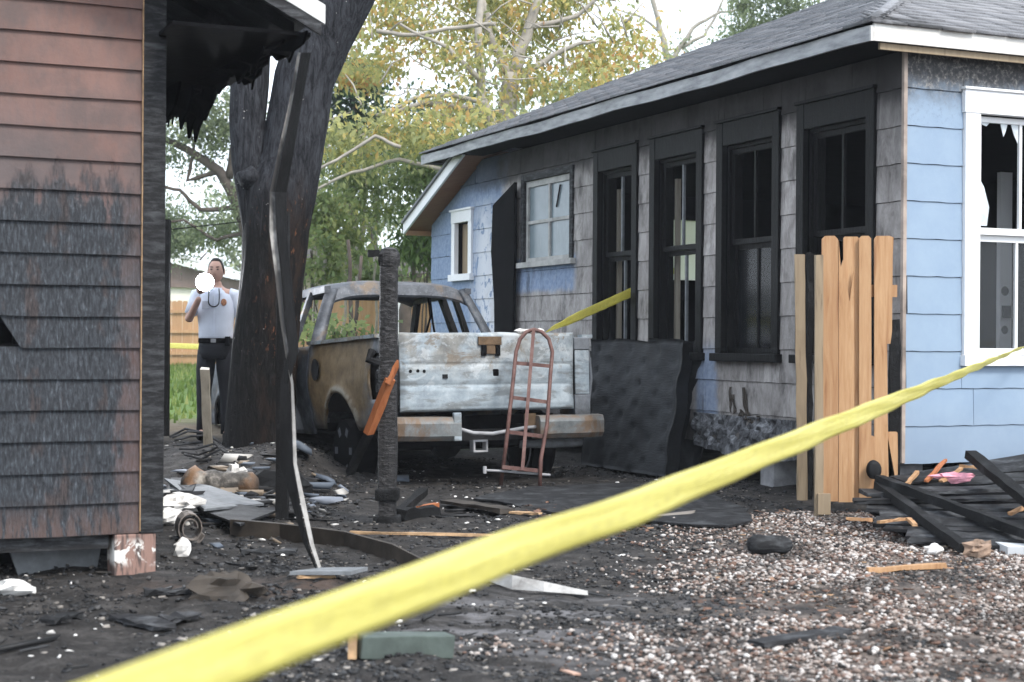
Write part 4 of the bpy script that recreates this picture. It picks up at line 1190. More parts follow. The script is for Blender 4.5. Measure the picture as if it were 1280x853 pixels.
# wheels
def wheel(x, y, sgn, tyre):
    c = Vector((x, y, .27))
    mb = MB(); mb.lathe([(.05, .06), (.09, .085), (.20, .07), (.235, .10), (.25, .11), (.25, .085), (.225, .05), (.215, -.07), (.25, -.10), (.25, -.12), (.20, -.10), (.05, -.06)], (0, 0, 0), 'X', 22)
    mb.v = [Vector((v.x * sgn, v.y, v.z)) + c for v in mb.v]
    w = mb.build('wheel', MAT['concrete'], TR, smooth=True)
    for k in range(6):
        a = k * math.pi / 3; s = MB()
        s.beam(c + Vector((sgn * .095, math.cos(a) * .07, math.sin(a) * .07)), c + Vector((sgn * .10, math.cos(a) * .215, math.sin(a) * .215)), .06, .025, (1, 0, 0))
        s.build('spoke', MCAB, w)
    MB().lathe([(.30 if tyre else .262, -.11), (.33 if tyre else .275, -.07), (.33 if tyre else .275, .07), (.30 if tyre else .262, .112), (.251, .112), (.251, -.11), (.30 if tyre else .262, -.11)], c, 'X', 22).build('tyre', MAT['black'], w)
wheel(-.84, .95, -1, False); wheel(.84, .95, 1, True); wheel(-.84, 4.65, -1, False); wheel(.84, 4.65, 1, False)
# cab
ROOFE, ROOFC = 1.735, 1.825
def roofp(u, v):
    x = -.72 + 1.44 * u; y = 2.02 + 1.45 * v
    e = 1 - (2 * u - 1) ** 4
    z = ROOFE + (ROOFC - ROOFE) * e + .025 * math.sin(v * math.pi) - .05 * sstep(.85, 1, v) - .035 * (1 - sstep(0, .10, v)) + .008 * noise.noise(Vector((x * 3, y * 3, 0)))
    return (x, y - .03 * (1 - (2 * u - 1) ** 2) * (1 - v), z)
mb = MB().grid(roofp, 26, 20); ro = mb.build('roof', MCAB, TR, smooth=True, solid=.03)
mb = MB(); mb.box((-.20, 1.985, 1.735), (.10, 2.0, 1.775)); mb.build('brake_lamp_shade', MAT['black'], ro)  # flat black plate painted as the shade in the lamp recess
mb = MB(); n = 16   # rear roof skirt and window header
rings = []
for i in range(n + 1):
    u = i / n; p = Vector(roofp(u, 0))
    rings.append([p + Vector((0, -.01, -.005)), p + Vector((0, -.045, -.10)), p + Vector((0, -.03, -.12)), p + Vector((0, .02, -.03))])
mb.rings(rings); mb.build('rear_header', MCAB, TR)
# rear wall below the window, and the window surround
mb = MB(); mb.box((-.93, 1.80, .5), (.93, 1.83, 1.17)); mb.beam((-.93, 1.81, 1.185), (.93, 1.81, 1.185), .06, .05, n=10, rough=.004); mb.build('cab_back', MCAB, TR)
for sx in (-1, 1):
    # corner pillar: broad at the belt, leaning in to the roof
    mb = MB(); rings = []
    for i in range(9):
        q = i / 8; xo = .955 - .235 * q ** 1.15; yb = 1.79 + .21 * q; wl_ = .10 - .02 * q; z = 1.17 + (ROOFE - 1.165) * q
        rings.append([(sx * xo, yb + .03, z), (sx * (xo - .02), yb + wl_, z), (sx * (xo - .07), yb + wl_, z), (sx * (xo - .13 + .02 * q), yb, z), (sx * (xo - .07), yb - .01, z)])
    mb.rings(rings if sx > 0 else [r[::-1] for r in rings]); mb.build('corner_pillar', MCAB, TR, smooth=True)
    for nm, y0, y1, w in (('door_pillar', 2.70, 2.72, .10), ('window_frame', 2.42, 2.40, .06), ('windscreen_pillar', 4.05, 3.35, .07)):
        mb = MB(); mb.beam((sx * .935, y0, 1.17), (sx * .735, y1, ROOFE - .01), w, .05, (sx, 0, .3), n=5, rough=.003); mb.build(nm, MCAB if sx < 0 else MAT['steel_black'], TR)
    mb = MB(); mb.beam((sx * .715, 2.0, ROOFE), (sx * .715, 3.45, ROOFE - .02), .06, .06, n=6, rough=.003); mb.build('roof_rail', MCAB, TR)
mb = MB(); mb.beam((-.72, 3.47, ROOFE + .02), (.72, 3.47, ROOFE + .02), .06, .05); mb.build('windscreen_header', MCAB, TR)
mb = MB().grid(lambda u, v: (-.9 + 1.8 * u, 4.05 + 1.45 * v, 1.18 + .05 * math.sin(u * math.pi) - .10 * v ** 2), 14, 14); mb.build('hood', MCAB, TR, smooth=True, solid=.02)
mb = MB(); mb.box((-.9, 5.5, .45), (.9, 5.56, 1.06)); mb.build('grille', MAT['steel_black'], TR)
mb = MB(); mb.box((-.92, 1.85, .42), (.92, 4.1, .50)); mb.box((-.9, 3.95, .5), (.9, 4.0, 1.12)); mb.build('cab_floor', MAT['black'], TR)
mb = MB()
for x_ in (-.42, .42):
    for s_ in (-.2, .2): mb.tube([(x_ + s_, 3.15, .6), (x_ + s_ * .95, 2.95, 1.02), (x_ + s_ * .8, 2.93, 1.12)], .018, 7)
    mb.tube([(x_ - .16, 2.93, 1.12), (x_, 2.92, 1.15), (x_ + .16, 2.93, 1.12)], .018, 7)
mb.build('seat_frame', MAT['steel_black'], TR)
mb = MB()
for k in range(20):
    a0, a1 = 2 * math.pi * k / 20, 2 * math.pi * (k + 1) / 20
    f_ = lambda a: Vector((-.42 + .18 * math.cos(a), 3.60 + .08 * math.sin(a), 1.08 + .16 * math.sin(a)))
    mb.tube([f_(a0), f_(a1)], .014, 6)
mb.tube([(-.42, 3.6, 1.08), (-.42, 3.95, .98)], .02, 7); mb.build('steering_wheel', MAT['steel_black'], TR)
mb = MB(); mb.tube([(.42, 2.30, 1.72), (.45, 2.32, 1.5), (.40, 2.31, 1.35), (.43, 2.33, 1.19)], .012, 6); mb.tube([(.50, 2.45, 1.70), (.55, 2.5, 1.45), (.6, 2.5, 1.18)], .012, 6); mb.build('hanging_wire', MAT['black'], TR)

# ------------------------------------------------------------------ hand truck leaning on the tailgate
HTM = M('faded red rusted tube'); hp = HTM.pos(); hn = HTM.noise(hp, 11, 5, .7)
HTM.out(HTM.ramp(hn, [(.3, (.075, .042, .036, 1)), (.5, (.15, .075, .064, 1)), (.72, (.22, .145, .125, 1))]), .6, .1)
bl, br = gnd(625.5, 607), gnd(675, 609)
HT = thing('hand_truck', 'rusty red hand truck frame leaning against the white tailgate', 'hand truck', (bl + br) / 2)
Dt = 13.18
Lp = [bl, at(633, 552, 12.97), at(642, 470, 13.12), at(645, 440, 13.17)]
arc = [at(645, 440, 13.17), at(650, 424, 13.2), at(658, 415, 13.21), at(667, 412, 13.22), at(677, 415, 13.24), at(686, 424, 13.24), at(690.5, 440, 13.23)]
Rp = [at(690.5, 440, 13.23), at(688, 470, 13.19), at(684, 530, 13.07), at(676, 575, 12.98), br]
rd = .0165
mb = MB(); mb.tube(Lp[:-1] + arc + Rp[1:], rd, 9); mb.build('tube_frame', HTM.m, HT, smooth=True, world=True)
for nm, a, b in (('cross_bar', at(644, 454, 13.17), at(689, 458, 13.21)), ('cross_bar', at(640, 497, 13.1), at(686, 503, 13.14)), ('cross_bar', at(635, 540, 13.02), at(681, 546, 13.06)), ('cross_bar', at(628, 584, 12.97), at(677, 589, 12.99))):
    mb = MB(); mb.beam(a, b, .03, .022, (0, 1, 0)); mb.build(nm, HTM.m, HT, world=True)
mb = MB(); mb.beam(at(667, 413, 13.2), at(653, 588, 12.96), .028, .012, (0, 1, 0), n=6); mb.build('centre_bar', HTM.m, HT, world=True)
mb = MB(); mb.tube([at(606, 588, 13.0), at(625, 589, 12.99), at(688, 594, 13.01)], .010, 8); mb.build('axle', MAT['concrete'], HT, world=True)
mb = MB(); mb.tube([at(606, 583, 13.0), at(606, 592, 13.0)], .016, 8); mb.build('axle_nut', MAT['concrete'], HT, world=True)

# ------------------------------------------------------------------ the man with a flashlight
OX = at(269, 548, 16.0); OZ = ground(OX.x, 16.0)
PZ = Vector((OX.x, 16.0, OZ))
SC = (at(265, 324.5, 16.0).z - OZ) / 1.78
MAN = thing('person', 'man in a white short sleeved uniform shirt and dark trousers shining a flashlight', 'person', PZ, (0, 0, 0))
skin = mat_plain('skin', (.58, .35, .27, 1), .55, vary=.08, scale=12)
shirt = mat_plain('white uniform shirt', (.76, .81, .92, 1), .8, vary=.06, scale=8, bump=.15)
navy = mat_plain('dark navy trousers', (.012, .013, .018, 1), .85, vary=.3, scale=9)
hairm = mat_plain('short dark hair', (.02, .016, .013, 1), .7, vary=.3, scale=40)
def skinned(name, nodes, edges, mat, parent, root=0, sub=2):
    bm = bmesh.new(); sk = bm.verts.layers.skin.verify(); vs = []
    for i, (p, r) in enumerate(nodes):
        v = bm.verts.new(Vector(p) * SC); r = r if hasattr(r, '__len__') else (r, r)
        v[sk].radius = (r[0] * SC, r[1] * SC); v[sk].use_root = (i == root); vs.append(v)
    for a, b in edges: bm.edges.new((vs[a], vs[b]))
    me = bpy.data.meshes.new(name); bm.to_mesh(me); bm.free()
    me.materials.append(mat)
    o = bpy.data.objects.new(name, me); link(o, parent)
    o.modifiers.new('skin', 'SKIN').use_smooth_shade = True
    md = o.modifiers.new('sub', 'SUBSURF'); md.levels = md.render_levels = sub
    return o
sh_r, el_r, wr_r = (-.185, .0, 1.43), (-.265, -.06, 1.165), (-.115, -.25, 1.40)
sh_l, el_l, wr_l = (.185, .0, 1.43), (.25, .03, 1.14), (.23, -.06, .90)
nodes = [((0, 0, .95), (.13, .10)), ((0, 0, 1.12), (.125, .095)), ((0, -.01, 1.32), (.145, .105)), ((0, 0, 1.44), (.09, .07)), ((0, 0, 1.52), .055), ((0, -.012, 1.58), .06),
         (sh_r, .058), (el_r, .043), (wr_r, .030), (sh_l, .058), (el_l, .042), (wr_l, .030),
         ((-.095, 0, .90), .088), ((-.11, -.01, .50), .058), ((-.115, .01, .10), .042), ((-.13, -.12, .04), .035),
         ((.095, 0, .90), .088), ((.11, -.01, .50), .058), ((.115, .02, .10), .042), ((.13, -.11, .04), .035)]
edges = [(0, 1), (1, 2), (2, 3), (3, 4), (4, 5), (3, 6), (6, 7), (7, 8), (3, 9), (9, 10), (10, 11), (0, 12), (12, 13), (13, 14), (14, 15), (0, 16), (16, 17), (17, 18), (18, 19)]
body = skinned('body', nodes, edges, skin, MAN)
# head with face, hands with separate fingers (kept in the same figure)
mb = MB(); rings = []; n = 20
for i in range(15):
    ph = -math.pi / 2 + math.pi * i / 14; z = math.sin(ph); r = max(.05, math.cos(ph))
    ring = []
    for j in range(n):
        a = 2 * math.pi * j / n; x, y = math.cos(a) * r, math.sin(a) * r
        X, Y, Z = x * .076, y * .095, z * .118
        if z < 0: X *= 1 - .22 * z * z; Y *= 1 - .08 * z * z
        if y < 0:
            nose = math.exp(-(x / .18) ** 2 - ((z + .10) / .18) ** 2) * .022; Y -= nose * (1 if y < -.3 else 0)
            Y += .008 * (math.exp(-((abs(x) - .36) / .16) ** 2 - ((z - .10) / .12) ** 2))
            Y -= .006 * math.exp(-(x / .3) ** 2 - ((z + .48) / .08) ** 2)
            Y -= .007 * math.exp(-(x / .3) ** 2 - ((z + .85) / .15) ** 2)
        ring.append(Vector((X, Y - .012, Z + 1.665)) * SC)
    rings.append(ring)
mb.rings(rings)
for s_ in (-1, 1): mb.lump(Vector((s_ * .078, .0, 1.66)) * SC, (.012, .022, .032), jit=.05, seg=(8, 5))
mb.build('head', skin, MAN, smooth=True)
mb = MB(); rings = []
for i in range(8):
    ph = math.radians(8 + 82 * i / 7); z = math.sin(ph); r = math.cos(ph) + .03
    rings.append([Vector((math.cos(2 * math.pi * j / 20) * r * .083, math.sin(2 * math.pi * j / 20) * r * .102 - .008 + (.022 if math.sin(2 * math.pi * j / 20) < -.2 and i < 4 else 0), z * .125 + 1.672 + (.0 if math.sin(2 * math.pi * j / 20) < 0 else -.05 * (1 - i / 7)))) * SC for j in range(20)])
mb.rings(rings); mb.build('hair', hairm, MAN, smooth=True)
mb = MB()
for s_ in (-1, 1): mb.lump(Vector((s_ * .030, -.098, 1.677)) * SC, (.013, .006, .006), jit=.02, seg=(8, 5)); mb.beam(Vector((s_ * .016, -.106, 1.70)) * SC, Vector((s_ * .046, -.098, 1.702)) * SC, .006, .008)
mb.build('eyes', hairm, MAN)
FL = Vector((-.055, -.30, 1.545))     # flashlight centre
mb = MB(); palm = Vector((-.105, -.272, 1.475))
mb.lump(palm * SC, (.040, .030, .048), jit=.08, seg=(9, 6))
for k in range(4):
    z = 1.455 + .021 * k; L = (.9, 1.0, 1.05, .95)[k]
    mb.tube([Vector(p) * SC for p in ((-.12, -.262, z), (-.118, -.305 * 1.0, z + .008), (-.092, -.333 - .004 * L, z + .012), (-.060, -.330, z + .012), (-.045, -.315, z + .010))], [.0105, .010, .0095, .009, .007], 7)
mb.tube([Vector(p) * SC for p in ((-.095, -.255, 1.45), (-.065, -.26, 1.475), (-.042, -.275, 1.50), (-.04, -.29, 1.525))], [.013, .012, .011, .008], 7)
mb.build('hand', skin, MAN, smooth=True)
mb = MB(); mb.lump(Vector((.225, -.075, .83)) * SC, (.026, .042, .055), jit=.08, seg=(9, 6))
for k in range(4): mb.tube([Vector(p) * SC for p in ((.225, -.105 + .02 * k, .80), (.226, -.107 + .02 * k, .765), (.218, -.104 + .02 * k, .735), (.208, -.10 + .02 * k, .715 + .01 * abs(k - 1)))], [.010, .0095, .009, .007], 7)
mb.tube([Vector(p) * SC for p in ((.212, -.10, .86), (.195, -.118, .83), (.19, -.122, .80))], [.012, .011, .008], 7)
mb.build('hand', skin, MAN, smooth=True)
# shirt
mb = MB(); mb.loft([(Vector((0, 0, z)) * SC, a * SC, b * SC) for z, a, b in ((.99, .165, .125), (1.02, .172, .13), (1.12, .172, .13), (1.25, .188, .138), (1.36, .192, .130), (1.43, .175, .108), (1.475, .115, .085), (1.50, .07, .068))], 22)
for s_, S_, E_ in ((-1, sh_r, el_r), (1, sh_l, el_l)):
    S_, E_ = Vector(S_), Vector(E_); M_ = S_.lerp(E_, .72)
    mb.tube([(S_ - Vector((s_ * .05, 0, -.01))) * SC, S_ * SC, S_.lerp(E_, .35) * SC, M_ * SC], [.060 * SC, .070 * SC, .064 * SC, .062 * SC], 14)
so_ = mb.build('shirt', shirt, MAN, smooth=True)
mb = MB(); mb.lump(Vector((.098, -.125, 1.355)) * SC, (.030, .006, .036), jit=.02, seg=(10, 6)); bd = mb.build('chest_patch', mat_plain('red and gold patch', (.55, .25, .13, 1), .6, vary=.5, scale=60), so_)
mb = MB()
for s_ in (-1, 1):
    mb = MB(); mb.prism([Vector(p) * SC for p in ((s_ * .018, -.095, 1.49), (s_ * .07, -.075, 1.50), (s_ * .075, -.118, 1.44), (s_ * .03, -.128, 1.435))], (0, -1, 0), .004); mb.build('collar', shirt, so_)
    mb = MB(); mb.beam(Vector((s_ * .155, -.02, 1.478)) * SC, Vector((s_ * .155, -.04, 1.44)) * SC, .04, .012); mb.build('shoulder_strap', shirt, so_)
mb = MB(); mb.box(Vector((-.115, -.142, 1.29)) * SC, Vector((-.035, -.132, 1.37)) * SC); mb.box(Vector((-.008, -.141, 1.02)) * SC, Vector((.008, -.133, 1.42)) * SC); mb.build('pocket', shirt, so_, bevel=.004)
mb = MB(); mb.tube([Vector((.052 * math.cos(a) + .004, -.148, 1.36 + .05 * math.sin(a))) * SC for a in np.linspace(math.pi * 1.0, math.pi * 2.0, 10)] + [Vector((.054, -.125, 1.44)) * SC, Vector((.045, -.10, 1.49)) * SC], .0055 * SC, 7); mb.tube([Vector((-.048, -.148, 1.36)) * SC, Vector((-.05, -.125, 1.44)) * SC, Vector((-.042, -.10, 1.49)) * SC], .0055 * SC, 7); mb.build('lanyard', navy, so_, smooth=True)
mb = MB(); mb.loft([(Vector((0, 0, z)) * SC, a * SC, b * SC) for z, a, b in ((.955, .168, .128), (.96, .174, .134), (.998, .174, .134), (1.003, .168, .128))], 22); bl_ = mb.build('belt', MAT['black'], MAN)
mb = MB(); mb.box(Vector((-.025, -.142, .96)) * SC, Vector((.025, -.132, .998)) * SC); mb.build('buckle', MAT['concrete'], bl_)
mb = MB(); mb.box(Vector((.11, -.13, .93)) * SC, Vector((.16, -.08, 1.02)) * SC); mb.build('pouch', MAT['black'], bl_, bevel=.006)
mb = MB(); mb.loft([(Vector((0, 0, z)) * SC, a * SC, b * SC) for z, a, b in ((.80, .17, .125), (.86, .178, .13), (.92, .172, .13), (.965, .165, .126))], 22)
for s_ in (-1, 1): mb.tube([Vector(p) * SC for p in ((s_ * .085, 0, .88), (s_ * .10, -.005, .70), (s_ * .112, -.01, .50), (s_ * .118, .005, .25), (s_ * .12, .0, .06))], [r * SC for r in (.095, .092, .076, .066, .068)], 14)
mb.build('trousers', navy, MAN, smooth=True)
for s_ in (-1, 1):
    mb = MB(); mb.lump(Vector((s_ * .128, -.06, .045)) * SC, (.045, .135, .05), jit=.05, seg=(10, 6)); mb.build('shoe', MAT['black'], MAN, smooth=True)
# flashlight (held, so a thing of its own)
fpos = PZ + FL * SC
FLT = thing('flashlight', 'lit flashlight held up in front of the face of the man in the white shirt', 'flashlight', fpos)
aim = (Vector((0, 0, HC)) - fpos).normalized()
def along(prof, mat, nm, n=18):
    mb = MB(); a = aim.cross(Vector((0, 0, 1))).normalized(); b = a.cross(aim); rings = []
    for r, h in prof: rings.append([aim * h + a * r * math.cos(2 * math.pi * j / n) + b * r * math.sin(2 * math.pi * j / n) for j in range(n)])
    mb.rings(rings); return mb.build(nm, mat, FLT, smooth=False)
along([(.018, -.12), (.02, -.115), (.02, .0), (.02, .02), (.09, .055), (.095, .10), (.087, .10), (.085, .085)], MAT['steel_black'], 'barrel')
em = M('lit lamp lens'); em.b.inputs["Emission Color"].default_value = (.93, .95, 1, 1); em.b.inputs["Emission Strength"].default_value = 420; em.out((1, 1, 1, 1), .3)
along([(.0855, .086), (.0855, .093), (.002, .097)], em.m, 'lens')
# ------------------------------------------------------------------ trees and planting
def leaf_mat(name, stops, noise_scale=.35, noise_amt=.5, trans=.6, zk=0):
    m = M(name); p = m.pos(); r = m.island(); n = m.noise(p, noise_scale, 4, .6)
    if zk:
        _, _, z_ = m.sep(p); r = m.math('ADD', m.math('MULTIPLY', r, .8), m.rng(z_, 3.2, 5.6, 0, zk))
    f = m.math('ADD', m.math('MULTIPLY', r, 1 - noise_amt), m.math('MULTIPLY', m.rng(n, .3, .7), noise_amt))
    c = m.ramp(f, stops)
    m.out(c, .55, 0, .35)
    tr = m.t.nodes.new("ShaderNodeBsdfTranslucent"); m._set(tr, 0, c)
    mx = m.t.nodes.new("ShaderNodeMixShader"); mx.inputs[0].default_value = trans
    m.t.links.new(m.b.outputs[0], mx.inputs[1]); m.t.links.new(tr.outputs[0], mx.inputs[2])
    m.t.links.new(mx.outputs[0], m.t.nodes["Material Output"].inputs[0])
    return m.m
def leaf_mesh(name, C, size, mat, parent, droop=.35, aspect=.5):
    n = len(C); r = NPR
    ax = r.normal(size=(n, 3)); ax[:, 2] -= droop * 2; ax /= np.linalg.norm(ax, axis=1)[:, None]
    up = r.normal(size=(n, 3)) * .7; up[:, 2] += 1
    sd_ = np.cross(ax, up); sd_ /= np.linalg.norm(sd_, axis=1)[:, None] + 1e-9
    nn = np.cross(sd_, ax)
    L = size * r.uniform(.6, 1.35, n)[:, None]; W = L * aspect
    P = np.stack([C, C + ax * L * .5 + sd_ * W * .5 + nn * L * .08, C + ax * L, C + ax * L * .5 - sd_ * W * .5 + nn * L * .08], 1)
    o = np.array(mat_of(parent).inverted()) if parent else np.eye(4)
    V = P.reshape(-1, 3) @ o[:3, :3].T + o[:3, 3]
    T = np.arange(n * 4).reshape(-1, 4)
    return mk_np(name, V, T, mat, parent)
def blob_points(blobs, n_per, clump=.35, sub=14):
    out = []
    for (c, r, w) in blobs:
        k = max(1, int(sub * w))
        d = NPR.normal(size=(k, 3)); d /= np.linalg.norm(d, axis=1)[:, None]
        cc = np.array(c) + d * np.array(r) * (NPR.uniform(.25, 1, (k, 1)) ** .5)
        m = int(n_per * w / k) + 1
        for q in cc:
            sp = clump * NPR.uniform(.6, 1.4)
            out.append(q + NPR.normal(size=(m, 3)) * np.array([sp, sp, sp * .55]))
    return np.concatenate(out)
def limb(mb, pts, r0, r1, n=8):
    pts = [Vector(p) for p in pts]; fine = []
    for a, b in zip(pts, pts[1:]):
        for q in range(4): fine.append(a.lerp(b, q / 4) + Vector((RNG.uniform(-1, 1), RNG.uniform(-1, 1), RNG.uniform(-1, 1))) * (a - b).length * .025)
    fine.append(pts[-1])
    m = len(fine)
    mb.tube(fine, [r0 + (r1 - r0) * i / (m - 1) for i in range(m)], n)
    return fine

# the charred tree between the brown house and the truck
bm_ = M('charred bark'); bp = bm_.pos(); ridg = bm_.noise(bm_.mul(bp, (1, 1, .2)), 24, 7, .75, .9); big = bm_.noise(bp, 2.2, 5, .6); sm = bm_.noise(bm_.mul(bp, (1, 1, .4)), 24, 4, .7)
bx, by, bz = bm_.sep(bp)
bc = bm_.ramp(ridg, [(.32, (.004, .004, .0045, 1)), (.52, (.011, .0105, .0105, 1)), (.72, (.036, .034, .034, 1))])
bc = bm_.mix(bm_.math('MULTIPLY', bm_.rng(bx, -2.4, -2.1), bm_.rng(bm_.noise(bm_.mul(bp, (1, 1, .3)), 5, 5, .7), .45, .6, 0, .8)), bc, (.040, .026, .019, 1))
bc = bm_.mix(bm_.rng(bz, 2.0, 2.9), bc, bm_.mix(bm_.rng(ridg, .35, .65), (.012, .0125, .015, 1), (.06, .063, .072, 1)))
fl_ = bm_.math('MULTIPLY', bm_.math('MULTIPLY', bm_.rng(bx, -2.45, -2.15), bm_.rng(sm, .60, .66)), bm_.math('MULTIPLY', bm_.rng(big, .40, .50), bm_.math('MULTIPLY', bm_.rng(bz, .5, 1.1), bm_.rng(bz, 2.7, 2.2))))
bc = bm_.mix(fl_, bc, (.17, .075, .04, 1))
spk = bm_.rng(bm_.noise(bp, 34, 2, .5), .735, .76)
bc = bm_.mix(bm_.math('MULTIPLY', spk, bm_.rng(big, .45, .6)), bc, (.5, .48, .45, 1))
bm_.bump(bm_.math('ADD', ridg, bm_.math('MULTIPLY', sm, .5)), .9, .035)
BARK = bm_.out(bc, .85, 0, .12)
TD = 14.7
def tr_pts(rows, d):
    P, Rr = [], []
    for py, x0, x1 in rows:
        a, b = at(x0, py, d), at(x1, py, d); P.append((a + b) / 2); Rr.append((b - a).length / 2)
    return P, Rr
BT = thing('charred_tree', 'thick charred black tree trunk forking above the man with the flashlight', 'tree', (at(326, 585, TD).x, TD, ground(-2.3, TD) - .05))
def barkd(i, th, p): return 1 + .06 * noise.noise(Vector((p.x * 5, p.y * 5, p.z * .9))) + .028 * noise.noise(Vector((p.x * 14, p.y * 14, p.z * 2.4)))
P_, R_ = tr_pts([(640, 266, 384), (605, 272, 376), (575, 277, 371), (540, 282, 370), (490, 286, 371), (430, 291, 373), (380, 297, 376), (330, 302, 381), (285, 304, 386), (245, 307, 394), (200, 326, 402), (150, 334, 410), (100, 343, 418), (50, 360, 438), (0, 383, 463), (-60, 410, 492), (-140, 445, 530), (-240, 480, 560)], TD)
def dens(P, Rr, k=4):
    A, B = [], []
    for i in range(len(P) - 1):
        for q in range(k): A.append(P[i].lerp(P[i + 1], q / k)); B.append(Rr[i] + (Rr[i + 1] - Rr[i]) * q / k)
    return A + [P[-1]], B + [Rr[-1]]
P_, R_ = dens(P_, R_)
MB().tube(P_, R_, 72, barkd).build('trunk', BARK, BT, smooth=True, world=True)
P2_, R2_ = tr_pts([(400, 300, 345), (340, 302, 347), (285, 303, 345), (245, 297, 338), (205, 290, 333), (150, 287, 332), (100, 289, 336), (60, 294, 338), (0, 300, 340), (-100, 290, 325), (-200, 260, 290)], TD - .02)
P2_, R2_ = dens(P2_, R2_)
tk2 = MB().tube(P2_, R2_, 28, barkd).build('limb', BARK, BT, smooth=True, world=True)
mb = MB().lump(at(313, 222, TD - .16), (.12, .10, .10), jit=.2); mb.build('burl', BARK, BT, smooth=True, world=True)
for s_ in ([(445, -140), (380, -260), (330, -420), (300, -600)], [(500, -200), (600, -330), (680, -480)], [(270, -200), (200, -330), (160, -500)]):
    mb = MB(); limb(mb, [at(px, py, TD + RNG.uniform(-.6, .6)) for px, py in s_], .16, .03, 10); mb.build('limb', BARK, BT, smooth=True, world=True)

PALE = mat_plain('pale grey bark', (.34, .31, .27, 1), .85, vary=.3, scale=5, bump=.3)
DARKB = mat_plain('dark brown bark', (.075, .06, .05, 1), .9, vary=.4, scale=6, bump=.3)
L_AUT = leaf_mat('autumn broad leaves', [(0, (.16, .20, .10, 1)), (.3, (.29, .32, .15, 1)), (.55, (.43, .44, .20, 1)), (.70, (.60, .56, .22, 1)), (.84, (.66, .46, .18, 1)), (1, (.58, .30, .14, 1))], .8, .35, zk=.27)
L_GRN = leaf_mat('mid green leaves', [(0, (.075, .12, .05, 1)), (.5, (.19, .25, .10, 1)), (.85, (.33, .37, .15, 1)), (1, (.52, .48, .16, 1))], .6, .4)
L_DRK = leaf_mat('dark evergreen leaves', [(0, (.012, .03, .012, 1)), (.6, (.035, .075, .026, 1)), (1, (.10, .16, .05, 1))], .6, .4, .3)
L_OAK = leaf_mat('grey green small leaves', [(0, (.10, .135, .075, 1)), (.5, (.23, .28, .16, 1)), (.85, (.38, .42, .24, 1)), (1, (.55, .51, .26, 1))], .5, .4)
L_PALM = leaf_mat('palm fronds', [(0, (.03, .07, .02, 1)), (1, (.14, .22, .06, 1))], .8, .4, .3)
def B(px, py, d, rx, ry, w, rd=None):     # leaf mass centred where it stands; rx, ry given in metres
    return (at(px, py, d), (rx, rd or max(rx, ry), ry), w)
def tree(name, label, base, limbs, blobs, n_per, lsize, lmat, bark, clump=.4, sub=14, droop=.35, group=None, r0=.2):
    t = thing(name, label, 'tree', base, group=group)
    mb = MB()
    for pts, a, b in limbs: limb(mb, pts, a, b)
    mb.build('trunk', bark, t, smooth=True, world=True)
    C_ = blob_points(blobs, n_per, clump, sub)
    C_ = C_[C_[:, 2] > .15]
    leaf_mesh('crown', C_, lsize, lmat, t, droop)
    return t
D = 25.0
def pp_(d, *q): return [at(x, y, d) for x, y in q]
base = Vector((at(636, 400, 25).x, 25, .2))
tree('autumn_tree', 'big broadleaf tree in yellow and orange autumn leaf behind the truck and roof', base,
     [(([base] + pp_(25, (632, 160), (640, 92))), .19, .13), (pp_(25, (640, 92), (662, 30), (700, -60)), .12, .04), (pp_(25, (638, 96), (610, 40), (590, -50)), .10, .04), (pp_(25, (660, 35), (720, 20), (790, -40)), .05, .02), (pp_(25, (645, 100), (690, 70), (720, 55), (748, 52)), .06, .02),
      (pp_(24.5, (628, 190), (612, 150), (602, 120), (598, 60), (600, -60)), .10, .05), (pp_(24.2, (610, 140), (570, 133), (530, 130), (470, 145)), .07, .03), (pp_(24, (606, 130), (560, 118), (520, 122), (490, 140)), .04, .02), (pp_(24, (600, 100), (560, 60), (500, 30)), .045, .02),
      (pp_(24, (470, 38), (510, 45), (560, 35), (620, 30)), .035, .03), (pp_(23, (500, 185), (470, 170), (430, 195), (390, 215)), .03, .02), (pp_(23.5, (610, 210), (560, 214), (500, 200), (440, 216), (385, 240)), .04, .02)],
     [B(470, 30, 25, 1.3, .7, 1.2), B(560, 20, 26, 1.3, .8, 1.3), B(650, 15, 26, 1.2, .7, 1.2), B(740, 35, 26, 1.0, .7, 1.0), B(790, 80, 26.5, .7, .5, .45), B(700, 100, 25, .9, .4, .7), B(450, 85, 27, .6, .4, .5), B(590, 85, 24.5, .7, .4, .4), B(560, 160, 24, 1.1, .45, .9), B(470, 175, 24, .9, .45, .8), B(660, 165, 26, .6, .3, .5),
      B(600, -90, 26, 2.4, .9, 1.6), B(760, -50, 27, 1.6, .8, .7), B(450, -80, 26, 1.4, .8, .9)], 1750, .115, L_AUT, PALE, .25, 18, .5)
for o_ in list(bpy.data.objects):
    if o_.name == 'autumn_tree':
        mb = MB(); r_ = random.Random(17)
        for (px, py) in [(r_.uniform(400, 800), r_.uniform(-20, 210)) for _ in range(90)]:
            if py > 330 - px * .28: continue
            p = at(px, py, r_.uniform(23.5, 25.5)); q = p + Vector((r_.uniform(-.7, .7), r_.uniform(-.4, .4), r_.uniform(-.1, .55)))
            mb.tube([p, p.lerp(q, .5) + Vector((0, 0, r_.uniform(-.08, .12))), q], [.016, .012, .006], 5)
        t_ = mb.build('twigs', PALE, o_, smooth=True, world=True, kind='stuff')
base = Vector((at(455, 420, 29).x, 29, .3))
